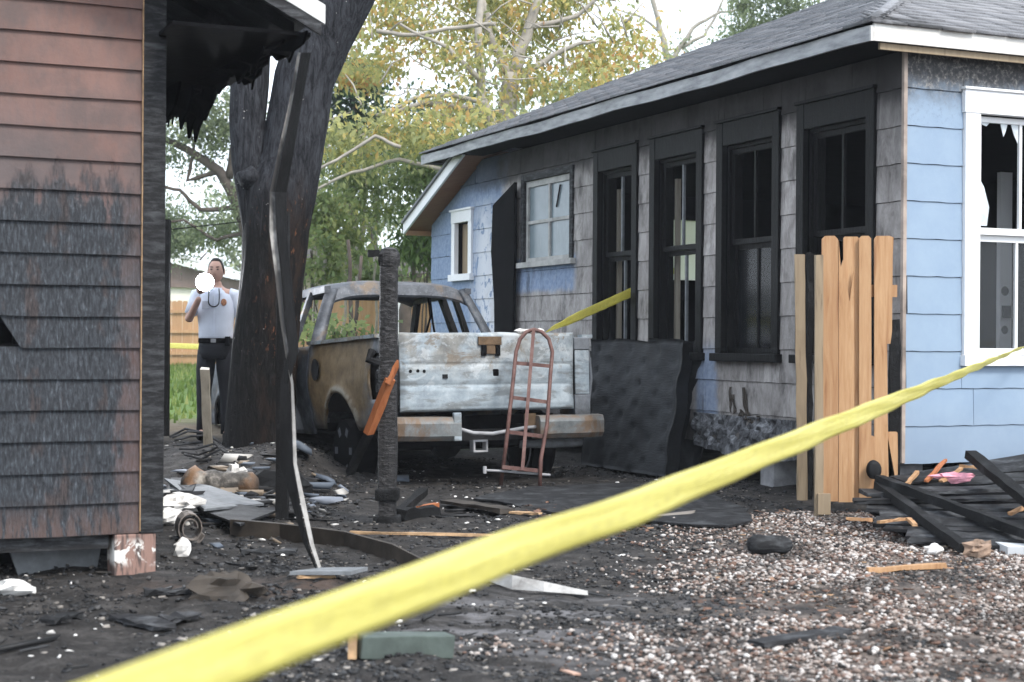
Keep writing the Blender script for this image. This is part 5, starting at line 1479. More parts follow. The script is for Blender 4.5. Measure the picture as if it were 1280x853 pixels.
tree('green_tree', 'leafy yellow green tree with thin stems behind the burnt truck cab', base,
     [([base] + pp_(29, (448, 330), (455, 240), (470, 160)), .09, .04), (pp_(29, (450, 300), (420, 230), (410, 180)), .05, .03), (pp_(28, (520, 230), (545, 240), (560, 215), (590, 195)), .03, .02)],
     [B(420, 220, 28, .7, .5, .8), B(490, 215, 28, 1.0, .4, 1.0), B(560, 200, 28, .9, .4, .7), B(420, 270, 27, .5, .35, .6), B(490, 255, 28.5, .8, .28, .5), B(550, 235, 29, .7, .4, .5), B(520, 300, 30, .35, .4, .25)], 1500, .115, L_GRN, PALE, .25, 16, .6)
base = Vector((at(440, 420, 38).x, 38, .4))
tree('evergreen_tree', 'dark evergreen tree showing between the burnt trunk and the autumn leaves', base,
     [([base] + pp_(38, (440, 250), (440, 120)), .2, .06)], [B(440, 110, 38, .8, .6, 1.2), B(450, 160, 38, .7, .6, .8), B(500, 190, 38, 1.0, .8, .8), B(560, 130, 40, .9, .5, .3)], 1600, .16, L_DRK, DARKB, .3, 16)
base = Vector((at(315, 420, 36).x, 36, .4))
tree('oak_tree', 'crooked limbed oak with grey green foliage behind the man and the burnt tree', base,
     [([base] + pp_(36, (318, 330), (300, 260), (275, 215), (240, 190), (200, 170)), .20, .06), (pp_(36, (300, 260), (250, 262), (225, 238), (195, 232)), .06, .03), (pp_(36, (275, 215), (235, 225), (243, 180), (225, 140)), .06, .02), (pp_(36, (310, 290), (270, 300), (230, 275), (190, 280)), .05, .02), (pp_(36, (285, 225), (300, 150), (290, 80)), .10, .04)],
     [B(235, 150, 36, .9, .6, 1.1), B(290, 140, 36, .7, .6, .8), B(210, 180, 37, .4, .5, .4), B(280, 180, 36, .45, .45, .6), B(270, 285, 37, .75, .4, 1.1), B(225, 300, 38, .5, .3, .9), B(205, 265, 38, .3, .4, .4), B(310, 255, 36, .3, .6, .5), B(170, 120, 36, 1.2, 1.0, .8), B(230, 60, 36, 1.3, .8, 1.0), B(245, 215, 37, .45, .18, .18)], 1900, .105, L_OAK, DARKB, .24, 18, .3)
base = Vector((at(960, 420, 42).x, 42, .4))
tree('hedge_oak', 'grey green leafy tree rising behind the ridge of the blue house', base, [([base] + pp_(42, (960, 200), (980, 60)), .25, .08)],
     [B(965, 15, 42, 1.1, .5, 1.3), B(930, 35, 42, .5, .4, .5), B(1010, -20, 42, 1.6, .7, 1.0), B(1000, 40, 43, 1.0, .6, .8)], 1700, .13, L_OAK, DARKB, .3, 16)
base = Vector((at(830, 420, 46).x, 46, .4))
tree('bare_tree', 'pale leafless tree fading into the white sky above the roof', base,
     [([base] + pp_(46, (845, 200), (838, 80), (820, 20), (800, -60)), .16, .05), (pp_(46, (838, 80), (865, 35), (900, 15), (940, 12)), .08, .02), (pp_(46, (850, 60), (880, 45), (900, 10), (915, -30)), .06, .02), (pp_(46, (825, 40), (800, 20), (770, 12)), .05, .02)],
     [B(820, 95, 46, .7, .5, .5), B(870, 110, 46, .6, .35, .35), B(840, 60, 46, .5, .4, .15)], 900, .14, L_OAK, PALE, .3, 12)
# understorey: thin stems and shrubs in front of the far garden wall
for i, (px, d, r, h) in enumerate(((395, 27, .06, 250), (404, 26, .05, 300), (412, 27.5, .045, 280), (428, 28, .035, 300), (452, 29, .05, 320), (470, 28, .03, 300), (511, 24, .14, 352), (440, 21, .04, 300), (448, 20.6, .035, 320), (520, 30, .06, 300))):
    p0 = at(px, 420, d); p0.z = ground(p0.x, d)
    mb = MB(); q0 = at(px + RNG.uniform(-6, 6), h, d); limb(mb, [p0, p0.lerp(q0, .5) + Vector((RNG.uniform(-.08, .08), 0, 0)), q0], r, r * .6, 7)
    t = thing('sapling', ('slim bare stem directly right of the burnt trunk', 'second slim stem right of the burnt trunk', 'third slim stem right of the burnt trunk', 'thin sapling stem above the rear cab window', 'upright stem left of the capped post top', 'thin wand just left of the capped post', 'stout dark trunk seen through the cab window', 'leaning stem seen through the left of the cab window', 'second leaning stem in the left of the cab window', 'stem beside the far blue wall')[i], 'tree', p0, group='thin stems behind the truck')
    mb.build('trunk', PALE if i < 6 else DARKB, t, smooth=True, world=True)
    if i in (0, 2, 3, 4, 9):
        leaf_mesh('crown', blob_points([(q0 + Vector((0, 0, -.1)), (.35, .35, .3), 1)], 260, .16, 6), .16, L_GRN, t, .6)
for i, (px, py, d, rx, ry, w, mt, lab) in enumerate(((535, 300, 27, .35, .55, 1.6, L_PALM, 'dense green palm shrub beside the far end of the blue wall'), (440, 330, 30, .5, .35, .5, L_GRN, 'loose shrub left of the capped charred post'), (485, 345, 31, .3, .3, .3, L_GRN, 'small shrub behind the capped charred post'), (395, 325, 26, .3, .5, .8, L_GRN, 'leafy shrub against the right edge of the burnt trunk'), (428, 418, 19.5, .22, .12, .25, L_GRN, 'low bright weed seen through the left of the cab window'), (392, 408, 24, .2, .25, .2, L_GRN, 'green bush seen through the cab side window'))):
    c = at(px, py, d); g0 = Vector((c.x, d, ground(c.x, d)))
    t = thing('shrub', lab, 'shrub', g0)
    mb = MB()
    for k in range(6): limb(mb, [g0 + Vector((RNG.uniform(-.1, .1), RNG.uniform(-.1, .1), 0)), c + Vector((RNG.uniform(-rx, rx), 0, ry * .3))], .02, .008, 5)
    mb.build('stem', DARKB, t, world=True)
    leaf_mesh('foliage', blob_points([(c, (rx, rx, ry), 1)], int(900 * w), .2, 10), .2 if mt is L_PALM else .13, mt, t, 1.0 if mt is L_PALM else .3, .25 if mt is L_PALM else .5)
# far belt of trees closing the view
for i, (px, top, d, mt) in enumerate(((60, 210, 62, L_OAK), (215, 300, 66, L_OAK), (310, 270, 62, L_OAK), (395, 250, 58, L_OAK), (470, 170, 60, L_OAK), (560, 150, 62, L_GRN), (640, 130, 58, L_OAK), (720, 120, 60, L_GRN), (800, 190, 64, L_OAK), (900, 170, 62, L_OAK), (1010, 120, 66, L_GRN), (1150, 130, 62, L_OAK), (1300, 150, 60, L_OAK), (-80, 150, 60, L_GRN))):
    c = at(px, top, d); hgt = c.z; g0 = Vector((c.x, d, ground(c.x, d)))
    labs = ('far grey green tree hidden behind the brown house', 'pale far tree top in the white sky left of the burnt tree', 'tall far tree directly behind the burnt fork', 'far green tree right of the burnt trunk', 'far tree behind the dark evergreen', 'far green tree behind the autumn crown', 'far tree behind the pale twin trunk', 'far tree above the low end of the roof', 'small far tree at the roof edge under the bare tree', 'far tree behind the middle of the roof', 'far tree behind the roof ridge', 'far tree behind the near roof corner', 'far tree beyond the right edge', 'far tree beyond the left edge')
    tree('far_tree', labs[i], g0, [([g0, g0 + Vector((RNG.uniform(-.5, .5), 0, hgt * .5)), g0 + Vector((RNG.uniform(-.5, .5), 0, hgt * .95))], .22, .06)] + [([g0 + Vector((0, 0, hgt * .5)), g0 + Vector((s_ * 1.4, .3, hgt * .8))], .1, .03) for s_ in (-1, 1)],
         [(g0 + Vector((RNG.uniform(-1, 1), RNG.uniform(-1, 1), hgt * q)), (1.7, 1.5, .9), .7) for q in (.4, .6, .8, .95)], 620, .24, mt, DARKB, .36, 16, group='trees behind the far fence')

# ------------------------------------------------------------------ fences, far buildings, wire, lawn
def fence(label, x0, x1, d0, d1, h, planks_w, rails_front):
    g0 = Vector((x0, d0, ground(x0, d0)))
    t = thing('wooden_fence', label, 'fence', g0)
    Ln = math.hypot(x1 - x0, d1 - d0); n = int(Ln / (planks_w + .006)); me = None
    ux = Vector((x1 - x0, d1 - d0, 0)).normalized()
    ang = math.atan2(ux.y, ux.x)
    for i in range(n):
        p = Vector((x0, d0, 0)) + ux * (i * (planks_w + .006)); p.z = ground(p.x, p.y)
        if me is None:
            mb = MB(); w, th = planks_w, .02; mb.prism([(0, 0, .03), (w, 0, .03), (w, 0, h - .03), (w - .03, 0, h), (.03, 0, h), (0, 0, h - .03)], (0, 1, 0), th)
            o = mb.build('plank', MAT['fence_wood'], t); me = o.data
        else:
            o = bpy.data.objects.new('plank', me); link(o, t)
        o.location = p - g0 + Vector((0, RNG.uniform(-.004, .004), RNG.uniform(-.02, .02))); o.rotation_euler = (0, RNG.uniform(-.006, .006), ang)
    if rails_front:
        for z in (.35, h / 2 + .05, h - .3):
            mb = MB(); a = Vector((x0, d0, ground(x0, d0) + z)); b = Vector((x1, d1, ground(x1, d1) + z)); off = Vector((0, -.04, 0))
            mb.beam(a + off, b + off, .04, .09); mb.build('rail', MAT['fence_wood'], t, world=True)
        m_ = int(Ln / 2.0)
        for i in range(m_ + 1):
            p = Vector((x0, d0, 0)) + ux * (Ln * i / m_) + Vector((0, -.10, 0)); p.z = ground(p.x, p.y)
            mb = MB(); mb.box(p + Vector((-.05, -.05, 0)), p + Vector((.05, .05, h - .05))); mb.build('post', MAT['fence_wood'], t, world=True)
    return t
fence('tan wooden fence with rails on this side, beyond the lawn behind the man', -19.0, -5.6, 44, 44, 1.80, .14, True)
fence('brown plank fence seen through the cab of the burnt truck', -5.4, .9, 29, 27.5, 1.66, .16, False)
# low roofed building behind the left fence
fh = 56
c0 = at(170, 320, fh)
FHO = thing('far_house', 'low brown and cream house with a white edged roof beyond the left fence', 'house', (c0.x, fh, ground(c0.x, fh)))
def fw(x0, x1, z0, z1, y0, y1): return MB().box((x0, y0, z0), (x1, y1, z1))
brown_wall = mat_plain('brown boarded wall', (.17, .125, .11, 1), .8, vary=.25, scale=2)
def fpt(px, py): q = at(px, py, fh); return Vector((q.x, fh, q.z))
mb = MB(); mb.prism([fpt(120, 316), fpt(205, 326), fpt(306, 352), fpt(306, 345), fpt(205, 318), fpt(120, 309)], (0, 1, 0), .3); mb.build('fascia', MAT['white'], FHO, world=True)
mb = MB(); mb.prism([fpt(120, 355), fpt(318, 363), fpt(318, 356), fpt(205, 327), fpt(120, 317)], (0, 1, 0), .2); mb.v = [v + Vector((0, .35, 0)) for v in mb.v]; mb.build('gable', brown_wall, FHO, world=True)
mb = MB(); mb.prism([fpt(110, 470), fpt(330, 470), fpt(330, 362), fpt(110, 355)], (0, 1, 0), 6); mb.v = [v + Vector((0, .5, 0)) for v in mb.v]; mb.build('wall', mat_plain('cream wall', (.72, .68, .6, 1), .8, vary=.05, scale=2), FHO, world=True)
for k in range(9):
    a, b = fpt(115 + k * 22, 0), fpt(135 + k * 22, 0)
    mb = MB(); mb.box((a.x, fh + .30, fpt(0, 345).z - .1), (a.x + .03, fh + .36, fpt(0, 330 + k * 2.4).z)); mb.build('batten', brown_wall, FHO, world=True)
mb = MB(); mb.prism([fpt(120, 308), fpt(205, 317), fpt(318, 347), fpt(318, 345), fpt(205, 314), fpt(120, 304)], (0, 1, 0), 7); mb.build('roof', mat_plain('pale metal roof', (.6, .6, .6, 1), .5, vary=.1, scale=1), FHO, world=True)
fb = Vector((at(500, 420, 40).x, 40, .4))
GW = thing('garden_house', 'plain beige rendered building half hidden behind the thin stems and shrubs', 'house', fb)
beige = mat_plain('beige render', (.50, .44, .34, 1), .9, vary=.15, scale=1.2)
MB().box((-2.6, 0, -.3), (1.6, 5, 2.35)).build('wall', beige, GW)
mb = MB(); mb.hexa([(-2.9, -.3, 2.351), (1.9, -.3, 2.351), (1.9, 5.3, 2.351), (-2.9, 5.3, 2.351), (-2.9, -.3, 2.45), (1.9, -.3, 2.45), (1.9, 2.5, 3.2), (-2.9, 2.5, 3.2)]); mb.build('roof', MAT['dark_brown'], GW)
w_ = MB().box((-.9, -.05, 1.0), (-.2, .02, 1.9)).build('window', MAT['white'], GW); MB().box((-.83, -.06, 1.07), (-.27, -.045, 1.83)).build('pane', MAT['glass'], w_)
mb = MB().box((-.08, -.04, 0), (.10, .0, 1.72)); q_ = at(499, 425, 26); mb.v = [v + Vector((q_.x, 26, ground(q_.x, 26))) for v in mb.v]
tag(mb.build('white_board', MAT['white']), 'upright white board seen through the middle of the cab rear window', 'board')
mb = MB(); mb.tube([at(-300, 300, 34).lerp(at(330, 274, 30), q) - Vector((0, 0, .25 * math.sin(math.pi * q))) for q in np.linspace(0, 1, 14)], .012, 6)
tag(mb.build('power_cable', MAT['black']), 'thin dark overhead cable crossing the gap above the man', 'cable')
n = 9000
gx_ = NPR.uniform(-13, -1.5, n); gy_ = 18 + 26 * NPR.uniform(0, 1, n) ** .8
gz_ = np.array([ground_base(a, b) for a, b in zip(gx_, gy_)])
th = NPR.uniform(0, 6.28, n); h_ = NPR.uniform(.05, .16, n)
b0 = np.stack([gx_, gy_, gz_], 1); dv = np.stack([np.cos(th), np.sin(th), 0 * th], 1) * .03
tp = b0 + np.stack([NPR.normal(0, .03, n), NPR.normal(0, .03, n), h_], 1)
tag(mk_np('grass', np.stack([b0 - dv, b0 + dv, tp], 1).reshape(-1, 3), np.arange(n * 3).reshape(-1, 3), leaf_mat('lawn grass', [(0, (.07, .12, .025, 1)), (.6, (.17, .25, .06, 1)), (1, (.40, .40, .16, 1))], 1, .4)), 'patchy lawn grass beyond the burnt yard', 'grass', kind='stuff')

# ------------------------------------------------------------------ barrier tape
def tape_mat():
    m = M('translucent yellow barrier tape'); g = m.obj(); uv = m.t.nodes.new("ShaderNodeUVMap").outputs[0]
    u, v, _ = m.sep(uv)
    # worn print showing through from the far side as faint olive strokes
    cell = m.math('FRACT', m.math('MULTIPLY', u, 13.0)); idx = m.math('FLOOR', m.math('MULTIPLY', u, 13.0))
    wn_ = m.t.nodes.new("ShaderNodeTexWhiteNoise"); wn_.noise_dimensions = '1D'; m._set(wn_, 1, idx)
    r = wn_.outputs[0]
    k = m.math('MULTIPLY', m.rng(cell, .14, .24), m.rng(cell, .84, .74))
    inner = m.math('MULTIPLY', m.rng(cell, .30, .4), m.rng(cell, .70, .6))
    gap = m.math('MULTIPLY', inner, m.math('MULTIPLY', m.rng(m.math('ABSOLUTE', m.math('SUBTRACT', v, m.math('ADD', .42, m.math('MULTIPLY', r, .34)))), .17, .11), 1))
    k = m.math('MULTIPLY', k, m.math('SUBTRACT', 1, gap))
    k = m.math('MULTIPLY', k, m.math('MULTIPLY', m.rng(v, .26, .30), m.rng(v, .78, .74)))
    k = m.math('MULTIPLY', k, m.rng(r, .12, .14))
    c = m.mix(m.math('MULTIPLY', k, .16), (.93, .87, .32, 1), (.55, .50, .17, 1))
    m.bump(m.math('ADD', m.noise(m.mul(uv, (5, 2.2, 1)), 3, 4, .6, .6), m.noise(m.mul(uv, (1, 6, 1)), 1.4, 3)), .55, .010)
    m.out(c, .28, 0, .55)
    tr = m.t.nodes.new("ShaderNodeBsdfTranslucent"); m._set(tr, 0, c)
    mx = m.t.nodes.new("ShaderNodeMixShader"); mx.inputs[0].default_value = .45
    m.t.links.new(m.b.outputs[0], mx.inputs[1]); m.t.links.new(tr.outputs[0], mx.inputs[2])
    m.t.links.new(mx.outputs[0], m.t.nodes["Material Output"].inputs[0])
    return m.m
TAPE = tape_mat()
def tape(name, label, pts, tw, width=.072, n=60, fold=.0018):
    """pts: centre line; tw: list of (fraction, tilt angle of the band from vertical)"""
    pts = [Vector(p) for p in pts]; seg = [0]
    for a, b in zip(pts, pts[1:]): seg.append(seg[-1] + (b - a).length)
    V, T, UV = [], [], []
    for i in range(n + 1):
        s = seg[-1] * i / n
        k = max(j for j in range(len(seg)) if seg[j] <= s + 1e-6); k = min(k, len(pts) - 2)
        q = (s - seg[k]) / (seg[k + 1] - seg[k]); p = pts[k].lerp(pts[k + 1], q)
        d = (pts[k + 1] - pts[k]).normalized()
        f = i / n
        for (f0, a0), (f1, a1) in zip(tw, tw[1:]):
            if f0 <= f <= f1: ang = a0 + (a1 - a0) * sstep(f0, f1, f)
        side = d.cross(Vector((0, 0, 1))).normalized(); up = side.cross(d).normalized()
        w = up * math.cos(ang) + side * math.sin(ang); nn = d.cross(w)
        for j in range(7):
            v = j / 6; V.append(p + w * ((v - .5) * width) + nn * (fold * (1 - abs(2 * v - 1 + .3 * math.sin(f * 5))) * (1.4 + math.sin(f * 11)) + .0025 * math.sin(f * 95 + v * 2) + .002 * math.sin(v * 9 + f * 60)))
            UV.append((s, v))
    for i in range(n):
        for j in range(6):
            a = i * 7 + j; T.append((a, a + 7, a + 8, a + 1))
    org = sum(V, Vector()) / len(V)
    o = mk_np(name, np.array([tuple(p - org) for p in V]), np.array(T), TAPE, smooth=True)
    o.location = org
    ul = o.data.uv_layers.new(name='UVMap')
    for l in o.data.loops: ul.data[l.index].uv = UV[l.vertex_index]
    o.modifiers.new('solid', 'SOLIDIFY').thickness = .0004
    return tag(o, label, 'barrier tape')
def invd(px): return 1 / (.085 + (1280 - px) * .00049)
A_, B_ = at(640, 689, invd(640)), at(1291, 429, 11.9)
A2_ = at(290, 824, invd(290))
tape('barrier_tape', 'long yellow barrier tape running across the foreground to the white window', [A2_ + (A2_ - A_) * 1.4, A2_, A_, at(800, 633, invd(800)), at(960, 567, invd(960)), at(1130, 497, invd(1130)), at(1245, 449, invd(1245)), B_], [(0, .15), (.42, .12), (.6, .5), (1, .95)], n=240)
tape('barrier_tape', 'short yellow barrier tape from behind the tailgate into the farthest tall window', [at(684, 413, 13.9), at(740, 388, 14.8), at(793, 364, 15.6), wl(4.2, -.5, 1.9)], [(0, .9), (.3, .3), (1, .1)], width=.10, n=24)
tape('barrier_tape', 'yellow barrier tape stretched across the lawn behind the man', [at(130, 429, 21), at(207, 432, 21), at(260, 434, 21), at(330, 436, 21)], [(0, .1), (1, .1)], n=20)

# ------------------------------------------------------------------ debris on the ground, piece by piece
def board_between(name, label, cat, a, b, w, h, mat, n=5, rough=.004, **k):
    mb = MB(); mb.beam(a, b, w, h, n=n, rough=rough, **k); return tag(mb.build(name, mat), label, cat)
L_ = Vector((0, 0, .02))
mb = MB(); pts = [gnd(288, 655, .06), gnd(350, 660, .05), gnd(430, 672, .05), gnd(490, 688, .05), gnd(542, 706, .04)]
rings = []
for p in pts: rings.append([p + Vector((0, -.015, -.07)), p + Vector((0, .03, -.07)), p + Vector((0, .03, .03)), p + Vector((0, -.015, .03))])
mb.rings(rings); tag(mb.build('bent_rail', MAT['dark_brown']), 'long bent scorched rail lying left of the yellow tape', 'rail')
board_between('thin_lath', 'thin tan lath lying on the ash under the charred post', 'lath', gnd(438, 666, .015), gnd(640, 669, .015), .05, .015, MAT['tan'])
mb = MB(); cp = [(606, 722), (640, 732), (680, 738), (735, 741)]; rings = []
for i, (x, y) in enumerate(cp):
    p = gnd(x, y, .015); hgt = (.05, .06, .04, .012)[i]
    rings.append([p, p + Vector((0, .035, .0)), p + Vector((0, .05, hgt)), p + Vector((0, .04, hgt))])
mb.rings(rings); tag(mb.build('trim_piece', sp_w.m), 'curved white metal trim piece lying just below the yellow tape', 'metal strip')
mb = MB(); mb.beam(gnd(447, 806, .05), gnd(562, 797, .05), .10, .085, n=5, rough=.002)
TB = thing('timber_block', 'greenish grey timber block with a bare tan end under the yellow tape', 'timber', gnd(500, 800))
mb.build('block', MAT['green_grey'], TB, world=True, bevel=.004)
mb = MB(); mb.beam(gnd(436, 806, .05), gnd(446.5, 806, .05), .096, .082, n=1); mb.build('split_end', MAT['tan'], TB, world=True)
mb = MB(); p = gnd(415, 722, .02); mb.prism([p + Vector(q) for q in ((-.2, -.05, 0), (.10, -.07, .005), (.17, .05, .01), (-.06, .09, 0))], (0, 0, 1), .018); tag(mb.build('slate_piece', MAT['kraft']), 'flat grey sheet piece at the foot of the hanging trim strip', 'sheet')
board_between('tan_lath', 'short pale lath beside the grey sheet at the foot of the trim strip', 'lath', gnd(372, 726, .012), gnd(418, 723, .012), .03, .012, MAT['tan'])
mb = MB(); a, b = gnd(936, 681, .055), gnd(988, 680, .055)
mb.tube([a.lerp(b, q) for q in np.linspace(0, 1, 8)], [.035, .052, .058, .05, .056, .054, .05, .032], 12, lambda i, th, p: 1 + .12 * noise.noise(p * 22)); tag(mb.build('charred_roll', MAT['char_soft'], smooth=True), 'black charred roll lying on the gravel in front of the gate', 'roll')
board_between('tan_stick', 'orange tan stick lying on the pale gravel', 'stick', gnd(1084, 712, .015), gnd(1182, 711, .018), .05, .022, MAT['pine'], rough=.004)
board_between('charred_plank', 'flat charred plank lying low in the gravel at the bottom', 'plank', gnd(944, 803, .012), gnd(1055, 789, .012), .10, .018, MAT['char_grey'])
board_between('broken_plank', 'brown broken plank with a split end near the hand truck', 'plank', gnd(560, 626, .03), gnd(634, 638, .03), .12, .03, MAT['dark_brown'], rough=.008)
board_between('split_lath', 'pale split lath right of the broken brown plank', 'lath', gnd(638, 640, .02), gnd(675, 643, .02), .04, .015, MAT['tan'])
board_between('broken_batten', 'short orange ended batten at the foot of the charred post', 'batten', gnd(524, 632, .05), gnd(546, 626, .05), .04, .03, MAT['orange_wood'])
board_between('charred_batten', 'charred batten propped behind the foot of the charred post', 'batten', gnd(498, 640, .03), gnd(530, 612, .12), .06, .05, MAT['char'])
board_between('charred_beam', 'crusted charred beam lying right of the charred post', 'beam', gnd(500, 642, .05), gnd(545, 636, .05), .09, .08, MAT['char'], rough=.012)
# flat sheet of burnt roofing in front of the truck
pts0 = [gnd(*q, .02) for q in ((600, 622), (690, 641), (800, 652), (905, 660), (945, 652), (930, 632), (850, 612), (760, 606), (660, 611))]; pts = []
for a, b in zip(pts0, pts0[1:] + pts0[:1]):
    for q in range(7): c = a.lerp(b, q / 7); pts.append(c + Vector((noise.noise(c * 4) * .09, noise.noise(c * 4 + Vector((9, 0, 0))) * .12, 0)))
mb = MB(); mb.prism(pts, (0, 0, 1), .012); tag(mb.build('burnt_sheet', MAT['char_soft']), 'flat burnt black sheet on the ground between the truck and the gate', 'sheet')
# burned log and wreckage by the tree
LGm = M('blistered log'); lp = LGm.pos(); ln = LGm.noise(lp, 7, 5, .65); l2 = LGm.noise(lp, 3, 3)
lx_, _, _ = LGm.sep(lp)
lc = LGm.ramp(ln, [(.3, (.02, .018, .016, 1)), (.48, (.12, .11, .10, 1)), (.68, (.46, .42, .37, 1))])
lc = LGm.mix(LGm.rng(l2, .5, .6, 0, .7), lc, (.24, .12, .05, 1)); lc = LGm.mix(LGm.rng(lx_, -1.98, -1.85), lc, (.03, .03, .03, 1)); LGm.bump(ln, .7, .03); LGm.out(lc, .8)
mb = MB(); a, b = gnd(228, 603, .10), gnd(322, 606, .09)
mb.tube([a.lerp(b, q) for q in np.linspace(0, 1, 14)], [.05, .10, .125, .11, .09, .115, .105, .09, .10, .09, .085, .09, .08, .05], 14, lambda i, th, p: 1 + .35 * noise.noise(p * 7) + .2 * noise.noise(p * 21)); tag(mb.build('burned_log', LGm.m, smooth=True), 'blistered orange and white burned log at the foot of the charred tree', 'log')
def lumps(name, label, cat, specs, mat):
    mb = MB()
    for (px, py, r, s) in specs: mb.lump(gnd(px, py, r * .35), (r * 1.4, r, r * .75), jit=.35, seed=s, seg=(9, 6))
    return tag(mb.build(name, mat), label, cat)
tag(MB().lump(gnd(222, 634, .10), (.15, .11, .055), jit=.5, seed=1).build('plaster_chunk', MAT['paper_white']), 'large white plaster chunk right of the brown house corner', 'plaster')
tag(MB().lump(gnd(212, 648, .06), (.09, .07, .045), jit=.5, seed=2).build('plaster_chunk', MAT['paper_white']), 'smaller white plaster chunk below the large one', 'plaster')
tag(MB().lump(gnd(296, 592, .12), (.07, .05, .09), jit=.5, seed=4, seg=(12, 8)).build('plaster_chunk', MAT['paper_white']), 'jagged white chunk standing against the base of the charred tree', 'plaster')
tag(MB().lump(gnd(18, 733, .03), (.09, .06, .04), jit=.4, seed=8, seg=(9, 6)).build('plaster_chunk', MAT['paper_white']), 'white plaster lump on the ash under the brown house', 'plaster')
tag(MB().lump(gnd(228, 690, .03), (.05, .04, .05), jit=.4, seed=9, seg=(9, 6)).build('plaster_chunk', MAT['paper_white']), 'small white lump right of the brown pier', 'plaster')
mb = MB(); c = gnd(243, 656, .09)
for k in range(26):
    pass
rings = []
for i in range(30):
    a = i * .42; r = .035 + .0016 * i
    p = c + Vector((math.cos(a) * r, 0, math.sin(a) * r * 1.25)); o = Vector((math.cos(a), 0, math.sin(a))) * .006
    rings.append([p + Vector((.0, -.09, 0)), p + Vector((-.06, .10, 0)), p + o + Vector((-.06, .10, 0)), p + o + Vector((0, -.09, 0))])
mb.rings(rings); tag(mb.build('curled_sheet', mat_plain('grey brown curled sheet', (.22, .19, .17, 1), .8, vary=.5, scale=14)), 'curled grey sheet roll lying left of the hanging strip', 'sheet')
for k, (q, lab, mt) in enumerate(((((205, 600), (262, 612), (330, 630), (255, 640)), 'grey blue flat sheet among the wreckage under the burned log', MAT['kraft']), (((208, 612), (214, 597), (250, 600), (240, 622)), 'scorched pale sheet beside the brown house corner', MAT['char_grey']), (((250, 640), (300, 630), (345, 640), (300, 655)), 'dark flat board in front of the burned log', MAT['char_soft']))):
    mb = MB(); P4_ = [gnd(*z, .05 + .03 * (j % 2)) for j, z in enumerate(q)]; mb.prism(P4_, (0, 0, 1), .015); tag(mb.build('wreck_sheet', mt), lab, 'sheet')
wires = MB()
for k in range(7):
    a = gnd(212 + k * 3, 545 + k * 4, .08); wires.tube([a, a + Vector((.15, .0, .08 - .02 * k)), a + Vector((.32, -.05, .05)), a + Vector((.45, -.1, -.02))], .012, 6)
tag(wires.build('burnt_cables', MAT['char_grey']), 'tangle of burnt grey cables left of the grey stake', 'cables')
mb = MB().lump(gnd(283, 738, .03), (.17, .12, .07), jit=.5, seed=21, seg=(18, 10)); tag(mb.build('ash_mound', MAT['dark_brown']), 'small dark mound of ash in front of the brown pier', 'mound')
mb = MB().lump(gnd(345, 588, .02), (.30, .2, .16), jit=.3, seed=23, seg=(12, 7)); 
tag(mb.build('ash_mound', MAT['char'], smooth=False), 'black heap of charred bark at the foot of the tree', 'mound')
for k, (a, b, w, lab) in enumerate((((205, 772), (245, 764), .09, 'charred shingle flake left of the yellow tape, upper one'), ((150, 765), (205, 778), .10, 'large charred flake in front of the pier'), ((95, 770), (60, 776), .07, 'charred flake under the brown siding'), ((330, 632), (350, 626), .05, 'charred flake beside the thin post'), ((180, 742), (240, 738), .06, 'dark batten lying in front of the pier'), ((370, 690), (300, 690), .06, 'charred batten lying left of the trim strip'))):
    board_between('charred_flake', lab, 'flake', gnd(*a, .02), gnd(*b, .025), w, .02, MAT['char_grey'] if k < 2 else MAT['char_soft'], rough=.01)
mb = MB().prism([gnd(700, 832, .01), gnd(712, 829, .012), gnd(726, 838, .01), gnd(716, 840, .006)], (0, 0, 1), .006); tag(mb.build('fallen_leaf', mat_plain('dry pink tan leaf', (.52, .33, .25, 1), .7)), 'dry pinkish leaf on the ash at the bottom centre', 'leaf')

# collapsed charred boarding in front of the blue wall
PD = thing('collapsed_boarding', 'collapsed panel of charred black boards below the white window', 'boards', gnd(1190, 660))
pA, pB, pC = gnd(1128, 676, .03), gnd(1400, 684, .05), at(1280, 566, 11.75)
pN = (pB - pA).cross(pC - pA).normalized()
if pN.z < 0: pN = -pN
def onpanel(px, py, off=0.0):
    o_ = Vector((0, 0, HC)); d_ = at(px, py, 1.0) - o_
    return o_ + d_ * ((pA + pN * off - o_).dot(pN) / d_.dot(pN))
rows = [((1152, 596), 553), ((1128, 601), 572), ((1104, 608), 590), ((1086, 616), 606), ((1074, 626), 621), ((1080, 635), 636), ((1092, 644), 649), ((1100, 652), 660), ((1114, 660), 670), ((1126, 668), 679), ((1140, 675), 688)]
for i, ((lx, ly), ry) in enumerate(rows):
    o1, o2 = RNG.uniform(.0, .05), RNG.uniform(.0, .05)
    a, b = onpanel(lx + RNG.uniform(-8, 8), ly, o1), onpanel(1400, ry + RNG.uniform(-2, 2), o2)
    nxt = rows[i + 1] if i + 1 < len(rows) else ((1152, 682), 697)
    w_ = (onpanel(1200, ly + (ry - ly) * .35, 0) - onpanel(1200, nxt[0][1] + (nxt[1] - nxt[0][1]) * .35, 0)).length
    mb = MB(); mb.beam(a, b, max(.07, w_ * RNG.uniform(.72, 1.0)), .022, pN + Vector((RNG.uniform(-.1, .1), RNG.uniform(-.12, .12), 0)), n=10, rough=.005)
    mb.build('board', MAT['char_soft'] if i % 3 else MAT['char_grey'], PD, world=True)
for k, (a, b, w, lab) in enumerate(((onpanel(1099, 599, .10), onpanel(1340, 688, .09), .065, 'long charred beam slanting down to the right across the collapsed boards'), (onpanel(1098, 607, .06), onpanel(1206, 686, .07), .065, 'charred beam slanting to the lower middle of the collapsed boards'), (at(1213, 568, 10.7), onpanel(1330, 664, .12), .075, 'charred beam standing out of the boards against the blue wall'))):
    board_between('charred_beam', lab, 'beam', a, b, w, .055, MAT['char'], n=10, rough=.004)
